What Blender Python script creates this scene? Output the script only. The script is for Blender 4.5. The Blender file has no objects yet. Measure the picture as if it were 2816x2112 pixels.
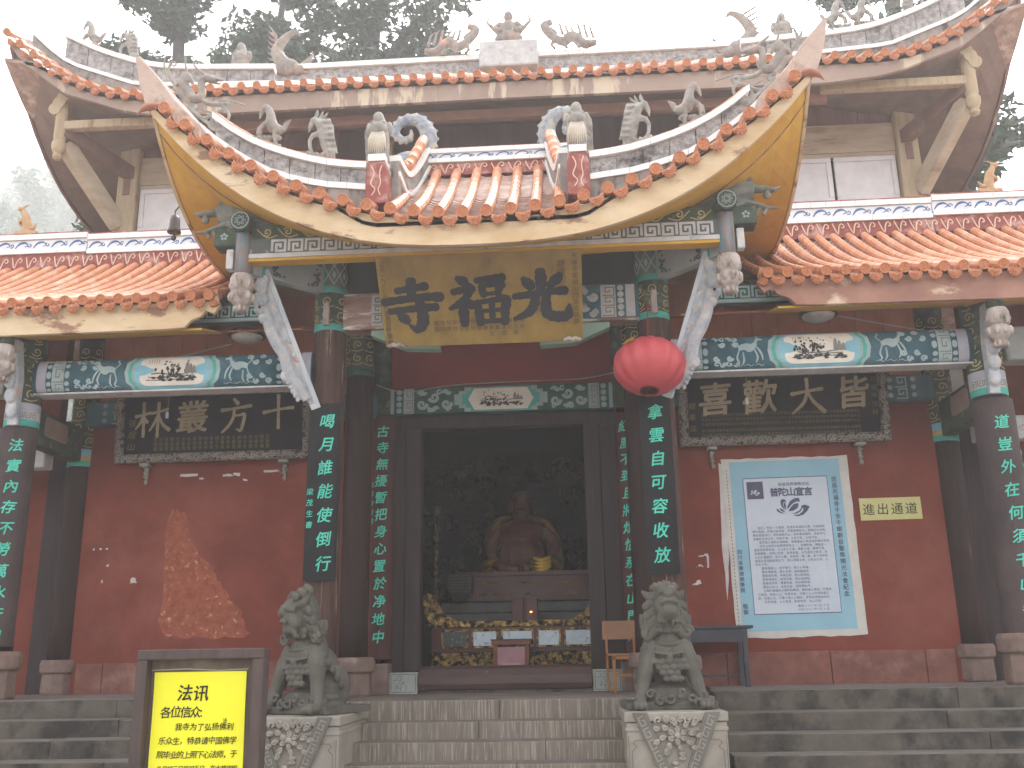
import bpy, bmesh, math, random
from math import sin, cos, pi, radians, sqrt, atan2, exp
from mathutils import Vector, Matrix, Euler, noise as mnoise
random.seed(7)
C = bpy.context.scene.collection
S = bpy.context.scene

# ------------------------------------------------------------------ camera, sky, sun, exposure
cam_d = bpy.data.cameras.new('camera'); cam = bpy.data.objects.new('camera', cam_d); C.objects.link(cam)
cam_d.sensor_width = 36; cam_d.sensor_fit = 'HORIZONTAL'; cam_d.lens = 34.18; cam_d.clip_end = 1500; cam_d.clip_start = .05
_p, _y, _r = radians(15.65), radians(3.45), radians(-1.0)
_F = Vector((-sin(_y)*cos(_p), cos(_y)*cos(_p), sin(_p)))
_R = _F.cross(Vector((0, 0, 1))).normalized(); _U = _R.cross(_F)
_R2 = _R*cos(_r) + _U*sin(_r); _U2 = _U*cos(_r) - _R*sin(_r)
_m = Matrix((_R2, _U2, -_F)).transposed().to_4x4(); _m.translation = Vector((.77, 0, .43))
cam.matrix_world = _m
S.camera = cam
SUN_EL, SUN_AZ = radians(52), radians(12)      # behind the temple, a little to the right
w = bpy.data.worlds.new('World'); S.world = w; w.use_nodes = True
nt = w.node_tree; bgn = nt.nodes['Background']
sky = nt.nodes.new('ShaderNodeTexSky'); sky.sky_type = 'NISHITA'; sky.sun_disc = False
sky.sun_elevation = SUN_EL; sky.sun_rotation = SUN_AZ
sky.air_density = 1.0; sky.dust_density = 4.0; sky.ozone_density = 1.0
hs = nt.nodes.new('ShaderNodeHueSaturation'); hs.inputs['Saturation'].default_value = .07; hs.inputs['Value'].default_value = 1.0
nt.links.new(sky.outputs[0], hs.inputs['Color']); nt.links.new(hs.outputs[0], bgn.inputs[0])
bgn.inputs[1].default_value = .15
sd = bpy.data.lights.new('sun', 'SUN'); sd.energy = 1.2; sd.angle = radians(20); sd.color = (1, .96, .9)
so = bpy.data.objects.new('sun', sd); C.objects.link(so)
so.rotation_euler = Vector((sin(SUN_AZ)*cos(SUN_EL), cos(SUN_AZ)*cos(SUN_EL), sin(SUN_EL))).to_track_quat('Z', 'Y').to_euler()
S.view_settings.view_transform = 'Standard'; S.view_settings.look = 'None'
S.view_settings.exposure = 2.2; S.view_settings.gamma = 1
HAZE = .0032
S.render.engine = 'CYCLES'
S.cycles.max_bounces = 8; S.cycles.diffuse_bounces = 4; S.cycles.volume_bounces = 1
S.cycles.use_denoising = True

# ------------------------------------------------------------------ materials
def lin(c):
    return tuple((x/255/12.92 if x/255 <= .04045 else ((x/255+.055)/1.055)**2.4) for x in c)
MATS = {}
def mat(name, c1, c2=None, c3=None, scale=4., stretch=(1, 1, 1), rough=.8, bump=.25, bscale=30., patch=(.55, .62), pscale=1.5,
        pstretch=None, metal=0., spec=.35, trans=0., bdist=.01):
    if name in MATS: return MATS[name]
    m = bpy.data.materials.new(name); m.use_nodes = True
    t = m.node_tree; N = t.nodes; L = t.links; b = N['Principled BSDF']
    b.inputs['Roughness'].default_value = rough; b.inputs['Metallic'].default_value = metal
    b.inputs['Specular IOR Level'].default_value = spec
    tc = N.new('ShaderNodeTexCoord')
    def nz(sc, st, det=6, rg=.6):
        mp = N.new('ShaderNodeMapping'); mp.inputs['Scale'].default_value = st; L.new(tc.outputs['Object'], mp.inputs[0])
        n = N.new('ShaderNodeTexNoise'); n.inputs['Scale'].default_value = sc; n.inputs['Detail'].default_value = det
        n.inputs['Roughness'].default_value = rg; L.new(mp.outputs[0], n.inputs['Vector']); return n
    c1 = lin(c1); c2 = lin(c2) if c2 else tuple(x*.72 for x in c1)
    n1 = nz(scale, stretch)
    r = N.new('ShaderNodeValToRGB'); r.color_ramp.elements[0].position = .32; r.color_ramp.elements[1].position = .68
    r.color_ramp.elements[0].color = (*c2, 1); r.color_ramp.elements[1].color = (*c1, 1)
    L.new(n1.outputs[0], r.inputs[0]); out = r.outputs[0]
    if c3:
        n2 = nz(pscale, pstretch or stretch, 8, .65)
        r2 = N.new('ShaderNodeValToRGB'); r2.color_ramp.elements[0].position = patch[0]; r2.color_ramp.elements[1].position = patch[1]
        r2.color_ramp.elements[0].color = (0, 0, 0, 1); r2.color_ramp.elements[1].color = (1, 1, 1, 1)
        L.new(n2.outputs[0], r2.inputs[0])
        mx = N.new('ShaderNodeMixRGB'); mx.inputs[2].default_value = (*lin(c3), 1)
        L.new(r2.outputs[0], mx.inputs[0]); L.new(out, mx.inputs[1]); out = mx.outputs[0]
    L.new(out, b.inputs['Base Color'])
    if bump:
        n3 = nz(bscale, stretch, 5, .7)
        bp = N.new('ShaderNodeBump'); bp.inputs['Strength'].default_value = bump; bp.inputs['Distance'].default_value = bdist
        L.new(n3.outputs[0], bp.inputs['Height']); L.new(bp.outputs[0], b.inputs['Normal'])
    if trans:
        b.inputs['Transmission Weight'].default_value = trans
    MATS[name] = m; return m
redwall = mat('red_plaster', (126, 64, 53), (109, 55, 46), (138, 84, 72), scale=2.2, pscale=.9, patch=(.5, .75), bump=.2, bscale=60, spec=.12)
dado_m = mat('red_washed_stone', (132, 84, 74), (108, 66, 58), (148, 116, 106), scale=5, pscale=2.2, patch=(.52, .7), bscale=50, bump=.35)
peel_m = mat('bare_red_plaster', (160, 88, 64), (126, 64, 47), (188, 148, 126), scale=11, pscale=15, patch=(.58, .67), bump=.6, bscale=30, bdist=.02)
scrape_m = mat('paper_scraps', (205, 200, 200), (180, 172, 172), bump=.1)
wood_dk = mat('dark_column_paint', (58, 41, 39), (44, 32, 31), (100, 78, 64), scale=3, stretch=(6, 6, .6), pscale=3, patch=(.68, .73), rough=.55, bump=.15, spec=.12)
wood_old = mat('worn_column_wood', (92, 70, 62), (66, 50, 46), (168, 152, 138), scale=4, stretch=(8, 8, .5), pscale=2.4, patch=(.6, .7), bump=.35, spec=.12)
frame_m = mat('door_frame_paint', (66, 55, 56), (54, 45, 46), scale=3, stretch=(8, 8, .5), rough=.6, bump=.15, spec=.12)
board_blk = mat('black_lacquer_board', (34, 33, 36), (25, 25, 28), (84, 82, 82), scale=4, stretch=(5, 5, .8), pscale=5, patch=(.74, .78), rough=.5, bump=.1, spec=.12)
board_brn = mat('brown_lacquer_board', (78, 46, 43), (60, 40, 39), scale=3, rough=.5, bump=.1, spec=.12)
board_wing = mat('umber_lacquer_board', (80, 68, 68), (62, 53, 54), scale=3, rough=.5, bump=.1, spec=.12)
teal_m = mat('teal_lettering', (86, 202, 180), (66, 178, 156), bump=.1)
tile_m = mat('orange_glazed_tile', (206, 142, 106), (188, 122, 88), (220, 186, 164), scale=6, pscale=4, patch=(.5, .75), rough=.45, bump=.2, bscale=45)
tile_end = mat('stamped_tile_clay', (214, 148, 108), (188, 116, 80), scale=40, rough=.6, bump=.9, bscale=55, bdist=.02)
pan_m = mat('pan_tile_clay', (176, 142, 126), (130, 108, 100), (196, 180, 170), scale=9, pscale=5, patch=(.5, .7), rough=.6, bump=.2)
white_t = mat('white_ridge_tile', (236, 236, 234), (222, 222, 222), (190, 186, 182), scale=5, pscale=6, patch=(.62, .72), rough=.3, bump=.05)
grey_rel = mat('grey_ridge_relief', (186, 182, 180), (128, 124, 124), (74, 70, 70), scale=14, pscale=3, patch=(.55, .68), bump=.9, bscale=26, bdist=.03)
grey_base = mat('stained_ridge_plaster', (160, 152, 148), (112, 104, 100), (66, 60, 58), scale=5, pscale=4, pstretch=(1.5, 1.5, .6), patch=(.52, .66), bump=.3)
blue_band = mat('white_band_glaze', (226, 228, 230), (206, 210, 216), bump=.05)
blue_paint = mat('cobalt_scroll_paint', (92, 124, 170), (66, 98, 150), bump=0)
red_frz = mat('oxide_red_frieze', (152, 86, 78), (126, 70, 64), (186, 146, 138), scale=6, pscale=5, patch=(.5, .64), bump=.15)
frz_line = mat('cream_scroll_paint', (226, 196, 178), (204, 172, 152), bump=0)
fascia_m = mat('peeling_fascia_paint', (214, 194, 164), (194, 166, 128), (146, 112, 94), scale=2.6, stretch=(.8, 1, 2), pscale=2.2, pstretch=(.7, 1, 1.8), patch=(.54, .6), bump=.35, bscale=24)
fascia_up = mat('brown_fascia_paint', (164, 144, 132), (146, 126, 115), (200, 184, 164), scale=2, pscale=1.3, pstretch=(1.8, 1, .35), patch=(.53, .58), bump=.25)
soffit_m = mat('ochre_soffit_boards', (202, 158, 62), (184, 140, 54), (160, 116, 48), scale=2.5, pscale=2, patch=(.6, .8), bump=.15)
ceil_m = mat('oxide_ceiling_boards', (196, 128, 98), (174, 108, 82), scale=3, bump=.15)
teal_paint = mat('blue_green_beam_paint', (70, 108, 120), (54, 88, 102), (92, 120, 128), scale=6, pscale=5, patch=(.55, .75), bump=.1)
green_paint = mat('green_beam_paint', (52, 92, 76), (40, 74, 62), scale=6, bump=.1)
dkgreen = mat('dull_green_paint', (74, 86, 72), (52, 62, 54), (110, 112, 92), scale=9, pscale=8, patch=(.56, .68), bump=.3)
pale_orn = mat('pale_ornament_paint', (164, 182, 184), (138, 158, 162), bump=0)
gold_orn = mat('ochre_ornament_paint', (186, 172, 120), (160, 144, 98), bump=0)
aqua_m = mat('aqua_band_paint', (84, 176, 164), (70, 154, 146), bump=.05)
skyblue = mat('light_blue_paint', (142, 192, 206), (122, 176, 196), bump=.05)
paper_m = mat('scene_panel_paint', (226, 222, 212), (214, 206, 196), bump=.03)
ink_m = mat('ink_wash', (66, 66, 66), (44, 44, 46), bump=0)
ink_lt = mat('pale_ink_wash', (140, 138, 134), (120, 118, 116), bump=0)
white_p = mat('chalky_white_paint', (200, 200, 199), (172, 172, 175), (150, 130, 118), scale=8, pscale=7, patch=(.6, .7), bump=.25)
lilac_p = mat('lilac_band_paint', (172, 172, 184), (156, 156, 170), bump=.05)
carve_m = mat('weathered_carved_wood', (192, 182, 176), (140, 128, 122), (104, 88, 80), scale=10, stretch=(1, 1, .5), pscale=8, patch=(.58, .68), bump=.7, bscale=30, bdist=.02)
drag_m = mat('pale_blue_dragon_paint', (200, 198, 196), (150, 164, 180), (206, 170, 160), scale=11, pscale=4, patch=(.57, .66), bump=.6, bscale=60)
pelt_m = mat('flaking_beam_paint', (172, 148, 138), (128, 96, 86), (214, 208, 202), scale=6, stretch=(.5, 1, 2), pscale=4, pstretch=(.5, 1, 2.4), patch=(.52, .6), bump=.4)
gold_pl = mat('aged_gold_leaf', (146, 118, 52), (122, 98, 42), (98, 76, 36), scale=6, stretch=(1, 1, .7), pscale=3.6, pstretch=(1.6, 1, .8), patch=(.45, .9), rough=.5, bump=.12, spec=.4)
ink_big = mat('black_plaque_ink', (46, 44, 48), (38, 37, 42), bump=0)
ink_brn = mat('faded_plaque_ink', (92, 74, 46), (80, 62, 42), bump=0)
sil_txt = mat('tarnished_gilt_lettering', (178, 166, 140), (146, 134, 110), bump=.05)
dim_txt = mat('dim_gilt_lettering', (124, 112, 78), (104, 94, 64), bump=0)
carvfr = mat('carved_grey_frame', (150, 142, 134), (86, 80, 78), (56, 52, 52), scale=40, pscale=22, patch=(.5, .58), bump=1., bscale=34, bdist=.03)
stone_c = mat('rosy_step_stone', (122, 113, 103), (100, 92, 83), (146, 138, 128), scale=3.5, pscale=22, pstretch=(3, 3, .12), patch=(.5, .62), bump=.5, bscale=26, stretch=(1.6, 1.6, .5))
stone_d = mat('dark_step_stone', (94, 87, 79), (72, 66, 60), (40, 38, 36), scale=6, pscale=2.6, pstretch=(1, 1, .8), patch=(.48, .62), bump=.45, bscale=40)
tread_m = mat('worn_lit_tread_stone', (116, 109, 103), (96, 90, 85), scale=5, bump=.2)  # worn treads; their sky-lit highlight is also put into this colour
floor_m = mat('porch_flagstone', (132, 122, 116), (110, 102, 98), bump=.2)
base_m = mat('rosy_plinth_stone', (134, 112, 104), (110, 91, 84), (148, 132, 124), scale=7, pscale=6, patch=(.56, .7), bump=.45, bscale=45)
lion_m = mat('grey_carved_stone', (96, 93, 85), (74, 71, 66), (68, 66, 61), scale=5, pscale=4, patch=(.55, .75), bump=.35, bscale=60)
ped_m = mat('pale_pedestal_stone', (154, 148, 138), (134, 128, 120), (118, 106, 96), scale=4, pscale=2.5, patch=(.56, .75), bump=.3, bscale=55)
pedc_m = mat('grey_pedestal_carving', (116, 113, 106), (90, 87, 83), bump=.4)
fig_m = mat('weathered_roof_figure', (160, 152, 144), (122, 116, 112), (196, 148, 128), scale=8, pscale=5, patch=(.56, .68), bump=.4, bscale=50)
figg_m = mat('grey_roof_figure', (170, 166, 160), (120, 116, 112), scale=9, bump=.5, bscale=50)
yel_pap = mat('lemon_yellow_paper', (238, 236, 52), (230, 226, 42), scale=2, bump=.25, bscale=3, rough=.6)
nb_frame = mat('brown_board_frame', (82, 68, 64), (62, 52, 50), (112, 100, 94), scale=4, stretch=(4, 4, .8), pscale=5, patch=(.66, .74), rough=.55, bump=.2)
nb_panel = mat('mouldy_board_panel', (98, 84, 74), (74, 64, 58), (124, 118, 100), scale=5, pscale=3, patch=(.55, .75), bump=.15)
ink_note = mat('brush_ink', (40, 38, 24), (34, 32, 22), bump=0)
post_b = mat('blue_poster_print', (140, 180, 196), (128, 170, 190), scale=2, bump=.06, bscale=12, rough=.5)
post_w = mat('pale_poster_print', (190, 197, 208), (180, 191, 204), scale=1.6, bump=.04, bscale=12, rough=.5)
post_m = mat('poster_margin', (200, 198, 192), (184, 180, 176), bump=.08)
post_ink = mat('grey_violet_print', (92, 92, 116), (82, 82, 106), bump=0)
post_lt = mat('grey_print', (132, 136, 156), (122, 126, 148), bump=0)
sign_y = mat('pale_yellow_sign', (196, 192, 132), (186, 182, 124), bump=.05, rough=.5)
red_silk = mat('red_lantern_cloth', (190, 80, 86), (176, 66, 74), scale=3, bump=.1, rough=.5)
gold_tr = mat('gold_thread', (214, 170, 60), (190, 140, 44), rough=.4)
desk_m = mat('black_table_paint', (54, 56, 64), (42, 44, 50), scale=3, rough=.45, bump=.1)
chair_b = mat('tan_plywood', (150, 112, 84), (136, 98, 72), scale=4, bump=.1, rough=.5)
chair_l = mat('orange_pine', (160, 106, 56), (140, 90, 46), scale=4, bump=.1, rough=.5)
gilt = mat('gilded_carving', (214, 176, 104), (64, 44, 28), (22, 16, 14), scale=18, pscale=16, patch=(.47, .56), rough=.35, metal=.5, bump=.8, bscale=26, bdist=.02)  # bright highlights on a darker base are put into the colour pattern
altar_r = mat('dark_red_lacquer', (92, 44, 40), (66, 34, 32), scale=4, rough=.4, bump=.1)
glass_p = mat('painted_glass_panel', (212, 224, 232), (186, 204, 214), (120, 138, 148), scale=12, pscale=20, patch=(.58, .64), rough=.25, bump=.2)
pink_m = mat('pink_silk', (178, 132, 142), (160, 114, 126), scale=6, bump=.3, bscale=8, rough=.5)
budd_m = mat('brown_gilt_skin', (112, 68, 54), (94, 56, 45), rough=.4, bump=.05)
robe_m = mat('gold_robe', (150, 116, 44), (96, 70, 28), rough=.3, metal=.5, bump=.1)
dark_in = mat('soot_dark_wall', (10, 10, 10), (7, 7, 7), scale=3, bump=.1, spec=.05)  # even near-black colour for the shrine room and the statue's features
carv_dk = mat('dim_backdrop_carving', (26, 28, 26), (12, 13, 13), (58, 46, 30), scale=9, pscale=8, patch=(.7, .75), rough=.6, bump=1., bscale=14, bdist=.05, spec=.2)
up_wood = mat('bleached_upper_wood', (196, 182, 162), (170, 150, 128), (146, 116, 98), scale=2.4, stretch=(.6, 1, 2.5), pscale=1.2, pstretch=(.6, 1, 3), patch=(.56, .7), bump=.25)
up_col = mat('straw_column_wood', (188, 172, 144), (162, 142, 116), (140, 114, 96), scale=3, stretch=(4, 4, .5), pscale=3, patch=(.54, .7), bump=.25)
up_brn = mat('faded_brown_boards', (140, 108, 98), (116, 88, 82), (172, 148, 134), scale=2, stretch=(3, 1, .6), pscale=1.5, patch=(.58, .72), bump=.2)
up_red = mat('faded_red_beam', (152, 116, 102), (132, 100, 88), bump=.2)
up_pane = mat('white_shutter_paint', (226, 224, 226), (208, 204, 206), (176, 160, 152), scale=4, pscale=6, patch=(.66, .7), bump=.3, bscale=18)
bronze = mat('dark_bronze', (84, 76, 72), (60, 54, 52), rough=.4, metal=.4)
wire_m = mat('grey_wire', (176, 172, 170), (160, 156, 154), bump=0)
bark_m = mat('grey_bark', (96, 88, 80), (70, 64, 58), bump=.6, bscale=12, bdist=.03)
leaf1 = mat('dark_conifer_leaf', (80, 94, 76), (56, 70, 56), scale=.6, bump=0)
leaf2 = mat('mid_green_leaf', (96, 116, 82), (70, 90, 64), scale=.6, bump=0)
hill_m = mat('hill_undergrowth', (70, 92, 60), (44, 64, 42), scale=.3, bump=.5, bscale=2, bdist=.3)
earth_m = mat('swept_earth', (140, 130, 120), (116, 106, 98), scale=1, bump=.2)

# ------------------------------------------------------------------ mesh builder and helpers
def V3(*a): return Vector(a)
def crom(pts, k=6):
    """Catmull-Rom through tuples of any dimension"""
    P = [tuple(p) for p in pts]
    if len(P) < 3: 
        return [tuple(P[0][d]+(P[1][d]-P[0][d])*i/k for d in range(len(P[0]))) for i in range(k+1)]
    out = []
    for i in range(len(P)-1):
        a = P[max(i-1, 0)]; b = P[i]; c = P[i+1]; d = P[min(i+2, len(P)-1)]
        for j in range(k):
            t = j/k
            out.append(tuple(.5*((2*b[n])+(-a[n]+c[n])*t+(2*a[n]-5*b[n]+4*c[n]-d[n])*t*t+(-a[n]+3*b[n]-3*c[n]+d[n])*t**3) for n in range(len(b))))
    out.append(P[-1]); return out
class MB:
    def __init__(s): s.v = []; s.f = []; s.m = []; s.mi = 0
    def add(s, vs, fs):
        o = len(s.v); s.v += [tuple(p) for p in vs]
        for f in fs: s.f.append([i+o for i in f]); s.m.append(s.mi)
    def box(s, x0, x1, y0, y1, z0, z1):
        s.add([(x0, y0, z0), (x1, y0, z0), (x1, y1, z0), (x0, y1, z0), (x0, y0, z1), (x1, y0, z1), (x1, y1, z1), (x0, y1, z1)],
              [(0, 3, 2, 1), (4, 5, 6, 7), (0, 1, 5, 4), (1, 2, 6, 5), (2, 3, 7, 6), (3, 0, 4, 7)]); return s
    def beam(s, a, b, wd, ht, up=(0, 0, 1), w2=None, h2=None):
        a = Vector(a); b = Vector(b); d = (b-a).normalized(); u = Vector(up); r = d.cross(u).normalized(); u = r.cross(d)
        vs = []
        for p, W, H in ((a, wd, ht), (b, w2 or wd, h2 or ht)):
            for i, j in ((-1, -1), (1, -1), (1, 1), (-1, 1)): vs.append(p+r*i*W/2+u*j*H/2)
        s.add(vs, [(3, 2, 1, 0), (4, 5, 6, 7), (0, 1, 5, 4), (1, 2, 6, 5), (2, 3, 7, 6), (3, 0, 4, 7)]); return s
    def tube(s, pts, rad, n=10, cap=True, sq=1.):
        P = [Vector(p[:3]) for p in pts]; k = len(P)
        R = [rad]*k if isinstance(rad, (int, float)) else list(rad)
        d0 = (P[1]-P[0]).normalized(); ref = Vector((0, 0, 1)) if abs(d0.z) < .9 else Vector((0, 1, 0))
        r = d0.cross(ref).normalized(); vs = []
        for i in range(k):
            d = (P[min(i+1, k-1)]-P[max(i-1, 0)]).normalized()
            r = (r-d*r.dot(d)).normalized(); u = r.cross(d)
            for j in range(n):
                a = 2*pi*j/n; vs.append(P[i]+(r*cos(a)+u*sin(a)*sq)*R[i])
        fs = [(i*n+j, i*n+(j+1) % n, (i+1)*n+(j+1) % n, (i+1)*n+j) for i in range(k-1) for j in range(n)]
        if cap: fs += [tuple(range(n-1, -1, -1)), tuple(range((k-1)*n, k*n))]
        s.add(vs, fs); return s
    def lathe(s, prof, c=(0, 0, 0), n=24, M=None):
        vs = []; c = Vector(c)
        for r, z in prof:
            for j in range(n):
                p = Vector((r*cos(2*pi*j/n), r*sin(2*pi*j/n), z)); vs.append((M @ p if M else p)+c)
        k = len(prof)
        fs = [(i*n+j, i*n+(j+1) % n, (i+1)*n+(j+1) % n, (i+1)*n+j) for i in range(k-1) for j in range(n)]
        if prof[0][0] > 1e-4: fs.append(tuple(range(n-1, -1, -1)))
        if prof[-1][0] > 1e-4: fs.append(tuple(range((k-1)*n, k*n)))
        s.add(vs, fs); return s
    def grid(s, fn, nu, nv, flip=False):
        vs = [fn(i/nu, j/nv) for j in range(nv+1) for i in range(nu+1)]
        fs = [(j*(nu+1)+i, j*(nu+1)+i+1, (j+1)*(nu+1)+i+1, (j+1)*(nu+1)+i) for j in range(nv) for i in range(nu)]
        if flip: fs = [f[::-1] for f in fs]
        s.add(vs, fs); return s
    def slab(s, fn, nu, nv, off):
        """closed sheet between fn and fn+off"""
        off = Vector(off); n = (nu+1)*(nv+1)
        A = [Vector(fn(i/nu, j/nv)) for j in range(nv+1) for i in range(nu+1)]
        vs = A+[p+off for p in A]; I = lambda i, j: j*(nu+1)+i
        fs = []
        for j in range(nv):
            for i in range(nu):
                q = (I(i, j), I(i+1, j), I(i+1, j+1), I(i, j+1)); fs.append(q); fs.append(tuple(x+n for x in q[::-1]))
        E = [I(i, 0) for i in range(nu+1)]+[I(nu, j) for j in range(1, nv+1)]+[I(i, nv) for i in range(nu-1, -1, -1)]+[I(0, j) for j in range(nv-1, 0, -1)]
        for a, b in zip(E, E[1:]+E[:1]): fs.append((b, a, a+n, b+n))
        s.add(vs, fs); return s
    def prism(s, poly, fn, d0, d1):
        k = len(poly); vs = [fn(a, b, d0) for a, b in poly]+[fn(a, b, d1) for a, b in poly]
        fs = [tuple(range(k)), tuple(range(2*k-1, k-1, -1))]+[(i, i+k, (i+1) % k+k, (i+1) % k) for i in range(k)]
        s.add(vs, fs); return s
    def ribbon(s, pts, wd, fn, closed=False):
        k = len(pts); W = [wd]*k if isinstance(wd, (int, float)) else list(wd); vs = []
        P = [Vector((p[0], p[1])) for p in pts]
        for i in range(k):
            if closed: a, c = P[i-1], P[(i+1) % k]
            else: a, c = P[max(i-1, 0)], P[min(i+1, k-1)]
            d1 = (P[i]-a); d2 = (c-P[i])
            d1 = d1.normalized() if d1.length > 1e-9 else d2.normalized(); d2 = d2.normalized() if d2.length > 1e-9 else d1
            n1 = Vector((-d1.y, d1.x)); n2 = Vector((-d2.y, d2.x)); n = n1+n2
            n = n.normalized() if n.length > 1e-6 else n1
            f = min(1/max(n.dot(n1), .3), 1.6)
            for sg in (1, -1): q = P[i]+n*(sg*W[i]/2*f); vs.append(fn(q.x, q.y))
        fs = [(2*i, 2*i+1, 2*i+3, 2*i+2) for i in range(k-1)]
        if closed: fs.append((2*k-2, 2*k-1, 1, 0))
        s.add(vs, fs); return s
    def poly(s, pts, fn): s.add([fn(a, b) for a, b in pts], [tuple(range(len(pts)))]); return s
    def ell(s, c, r, M=None, n=12, m=8):
        if isinstance(r, (int, float)): r = (r, r, r)
        c = Vector(c); vs = []; 
        for i in range(m+1):
            t = pi*i/m
            for j in range(n):
                p = Vector((r[0]*sin(t)*cos(2*pi*j/n), r[1]*sin(t)*sin(2*pi*j/n), r[2]*cos(t))); vs.append((M @ p if M else p)+c)
        s.add(vs, [(i*n+j, (i+1)*n+j, (i+1)*n+(j+1) % n, i*n+(j+1) % n) for i in range(m) for j in range(n)]); return s
    def xform(s, M):
        s.v = [tuple(M @ Vector(p)) for p in s.v]; return s
    def mesh(s, name, mats, smooth):
        me = bpy.data.meshes.new(name); me.from_pydata(s.v, [], s.f)
        for m in (mats if isinstance(mats, (list, tuple)) else [mats]): me.materials.append(m)
        if isinstance(mats, (list, tuple)): me.polygons.foreach_set('material_index', s.m)
        if smooth: me.polygons.foreach_set('use_smooth', [True]*len(me.polygons))
        me.update(); return me
    def build(s, name, mats, parent=None, smooth=False, bevel=0, fix=True):
        me = s.mesh(name, mats, smooth)
        if fix:
            b = bmesh.new(); b.from_mesh(me); bmesh.ops.remove_doubles(b, verts=b.verts, dist=1e-5) if smooth else None
            bmesh.ops.recalc_face_normals(b, faces=b.faces); b.to_mesh(me); b.free()
        o = bpy.data.objects.new(name, me); C.objects.link(o); adopt(o, parent)
        if bevel:
            md = o.modifiers.new('bevel', 'BEVEL'); md.width = bevel; md.segments = 2; md.limit_method = 'ANGLE'
        return o
def adopt(o, parent):
    if parent is None: return
    o.parent = parent
    if parent.type == 'EMPTY' and parent.get('_wc'): o.matrix_parent_inverse = Matrix.Translation(-Vector(parent.location))
def tag(o, label=None, cat=None, group=None, kind=None):
    for k, v in (('label', label), ('category', cat), ('group', group), ('kind', kind)):
        if v: o[k] = v
    return o
ROOTS = []
def thing(name, label, cat, loc=(0, 0, 0), group=None, local=False):
    o = bpy.data.objects.new(name, None); C.objects.link(o); o.location = loc; o.empty_display_size = .2
    if not local: o['_wc'] = 1; ROOTS.append(o)
    return tag(o, label, cat, group)
def copy_tree(o, parent=None):
    c = o.copy(); C.objects.link(c)
    if parent: c.parent = parent
    for ch in o.children: copy_tree(ch, c)
    return c
def sculpt(mb, name, m, parent=None, vox=.01, it=3, fac=.5):
    """fuse overlapping lumps into one continuous carved surface"""
    me = mb.mesh(name, m, True); o = bpy.data.objects.new(name, me); C.objects.link(o)
    r = o.modifiers.new('r', 'REMESH'); r.mode = 'VOXEL'; r.voxel_size = vox; r.use_smooth_shade = True
    if it: sm = o.modifiers.new('s', 'SMOOTH'); sm.iterations = it; sm.factor = fac
    dg = bpy.context.evaluated_depsgraph_get(); dg.update()
    nm = bpy.data.meshes.new_from_object(o.evaluated_get(dg), depsgraph=dg)
    nm.materials.clear(); nm.materials.append(m)
    o.modifiers.clear(); o.data = nm; bpy.data.meshes.remove(me); nm.name = name
    nm.polygons.foreach_set('use_smooth', [True]*len(nm.polygons)); adopt(o, parent); return o
# --- lettering
_fc = bpy.data.curves.new('glyph', 'FONT'); _fo = bpy.data.objects.new('glyph', _fc); C.objects.link(_fo); GL = {}; AREA = {}
_fc.resolution_u = 2
def glyph(ch, off):
    if (ch, off) in GL: return GL[ch, off]
    _fc.body = ch; _fc.offset = off
    dg = bpy.context.evaluated_depsgraph_get(); dg.update()
    me = bpy.data.meshes.new_from_object(_fo.evaluated_get(dg), depsgraph=dg)
    r = ([(v.co.x, v.co.y) for v in me.vertices], [tuple(p.vertices) for p in me.polygons]); bpy.data.meshes.remove(me)
    GL[ch, off] = r; return r
_g0 = glyph('国', 0)[0]; GX = (min(p[0] for p in _g0)+max(p[0] for p in _g0))/2; GY = (min(p[1] for p in _g0)+max(p[1] for p in _g0))/2
GS = 1/(max(p[1] for p in _g0)-min(p[1] for p in _g0))
ALLCH = set()
def put(mb, ch, a, b, size, fn, off=0., shear=0., rot=0., wx=1.):
    vs, fs = glyph(ch, 0); c, s_ = cos(rot), sin(rot); dl = off*size*.8; e = .001
    p0 = fn(a, b); n = (fn(a+e, b)-p0).cross(fn(a, b+e)-p0).normalized(); n = -n if n.y > 0 else n
    for k, (dx, dy) in enumerate(((-1, .3), (1, -.3), (.3, 1), (-.3, -1)) if off > .003 else ((0, 0),)):
        out = []
        for x, y in vs:
            x = (x-GX)*GS*size*wx; y = (y-GY)*GS*size; x, y = x+y*shear+dx*dl, y+x*shear*.3+dy*dl
            out.append(fn(a+x*c-y*s_, b+x*s_+y*c)+n*(k*.00035))
        mb.add(out, fs)
def column(mb, s, a, btop, pitch, size, fn, off=.012, shear=0., jit=0., wx=1., da=0.):
    for i, ch in enumerate(s):
        if ch != ' ': put(mb, ch, a+da*i+random.uniform(-jit, jit)*size, btop-pitch*i, size, fn, off, shear, random.uniform(-jit, jit), wx)
def row(mb, s, a, b, pitch, size, fn, off=0., shear=0., jit=0.):
    for i, ch in enumerate(s):
        if ch != ' ': put(mb, ch, a+pitch*i, b+random.uniform(-jit, jit)*size, size, fn, off, shear, random.uniform(-jit, jit))
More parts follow.
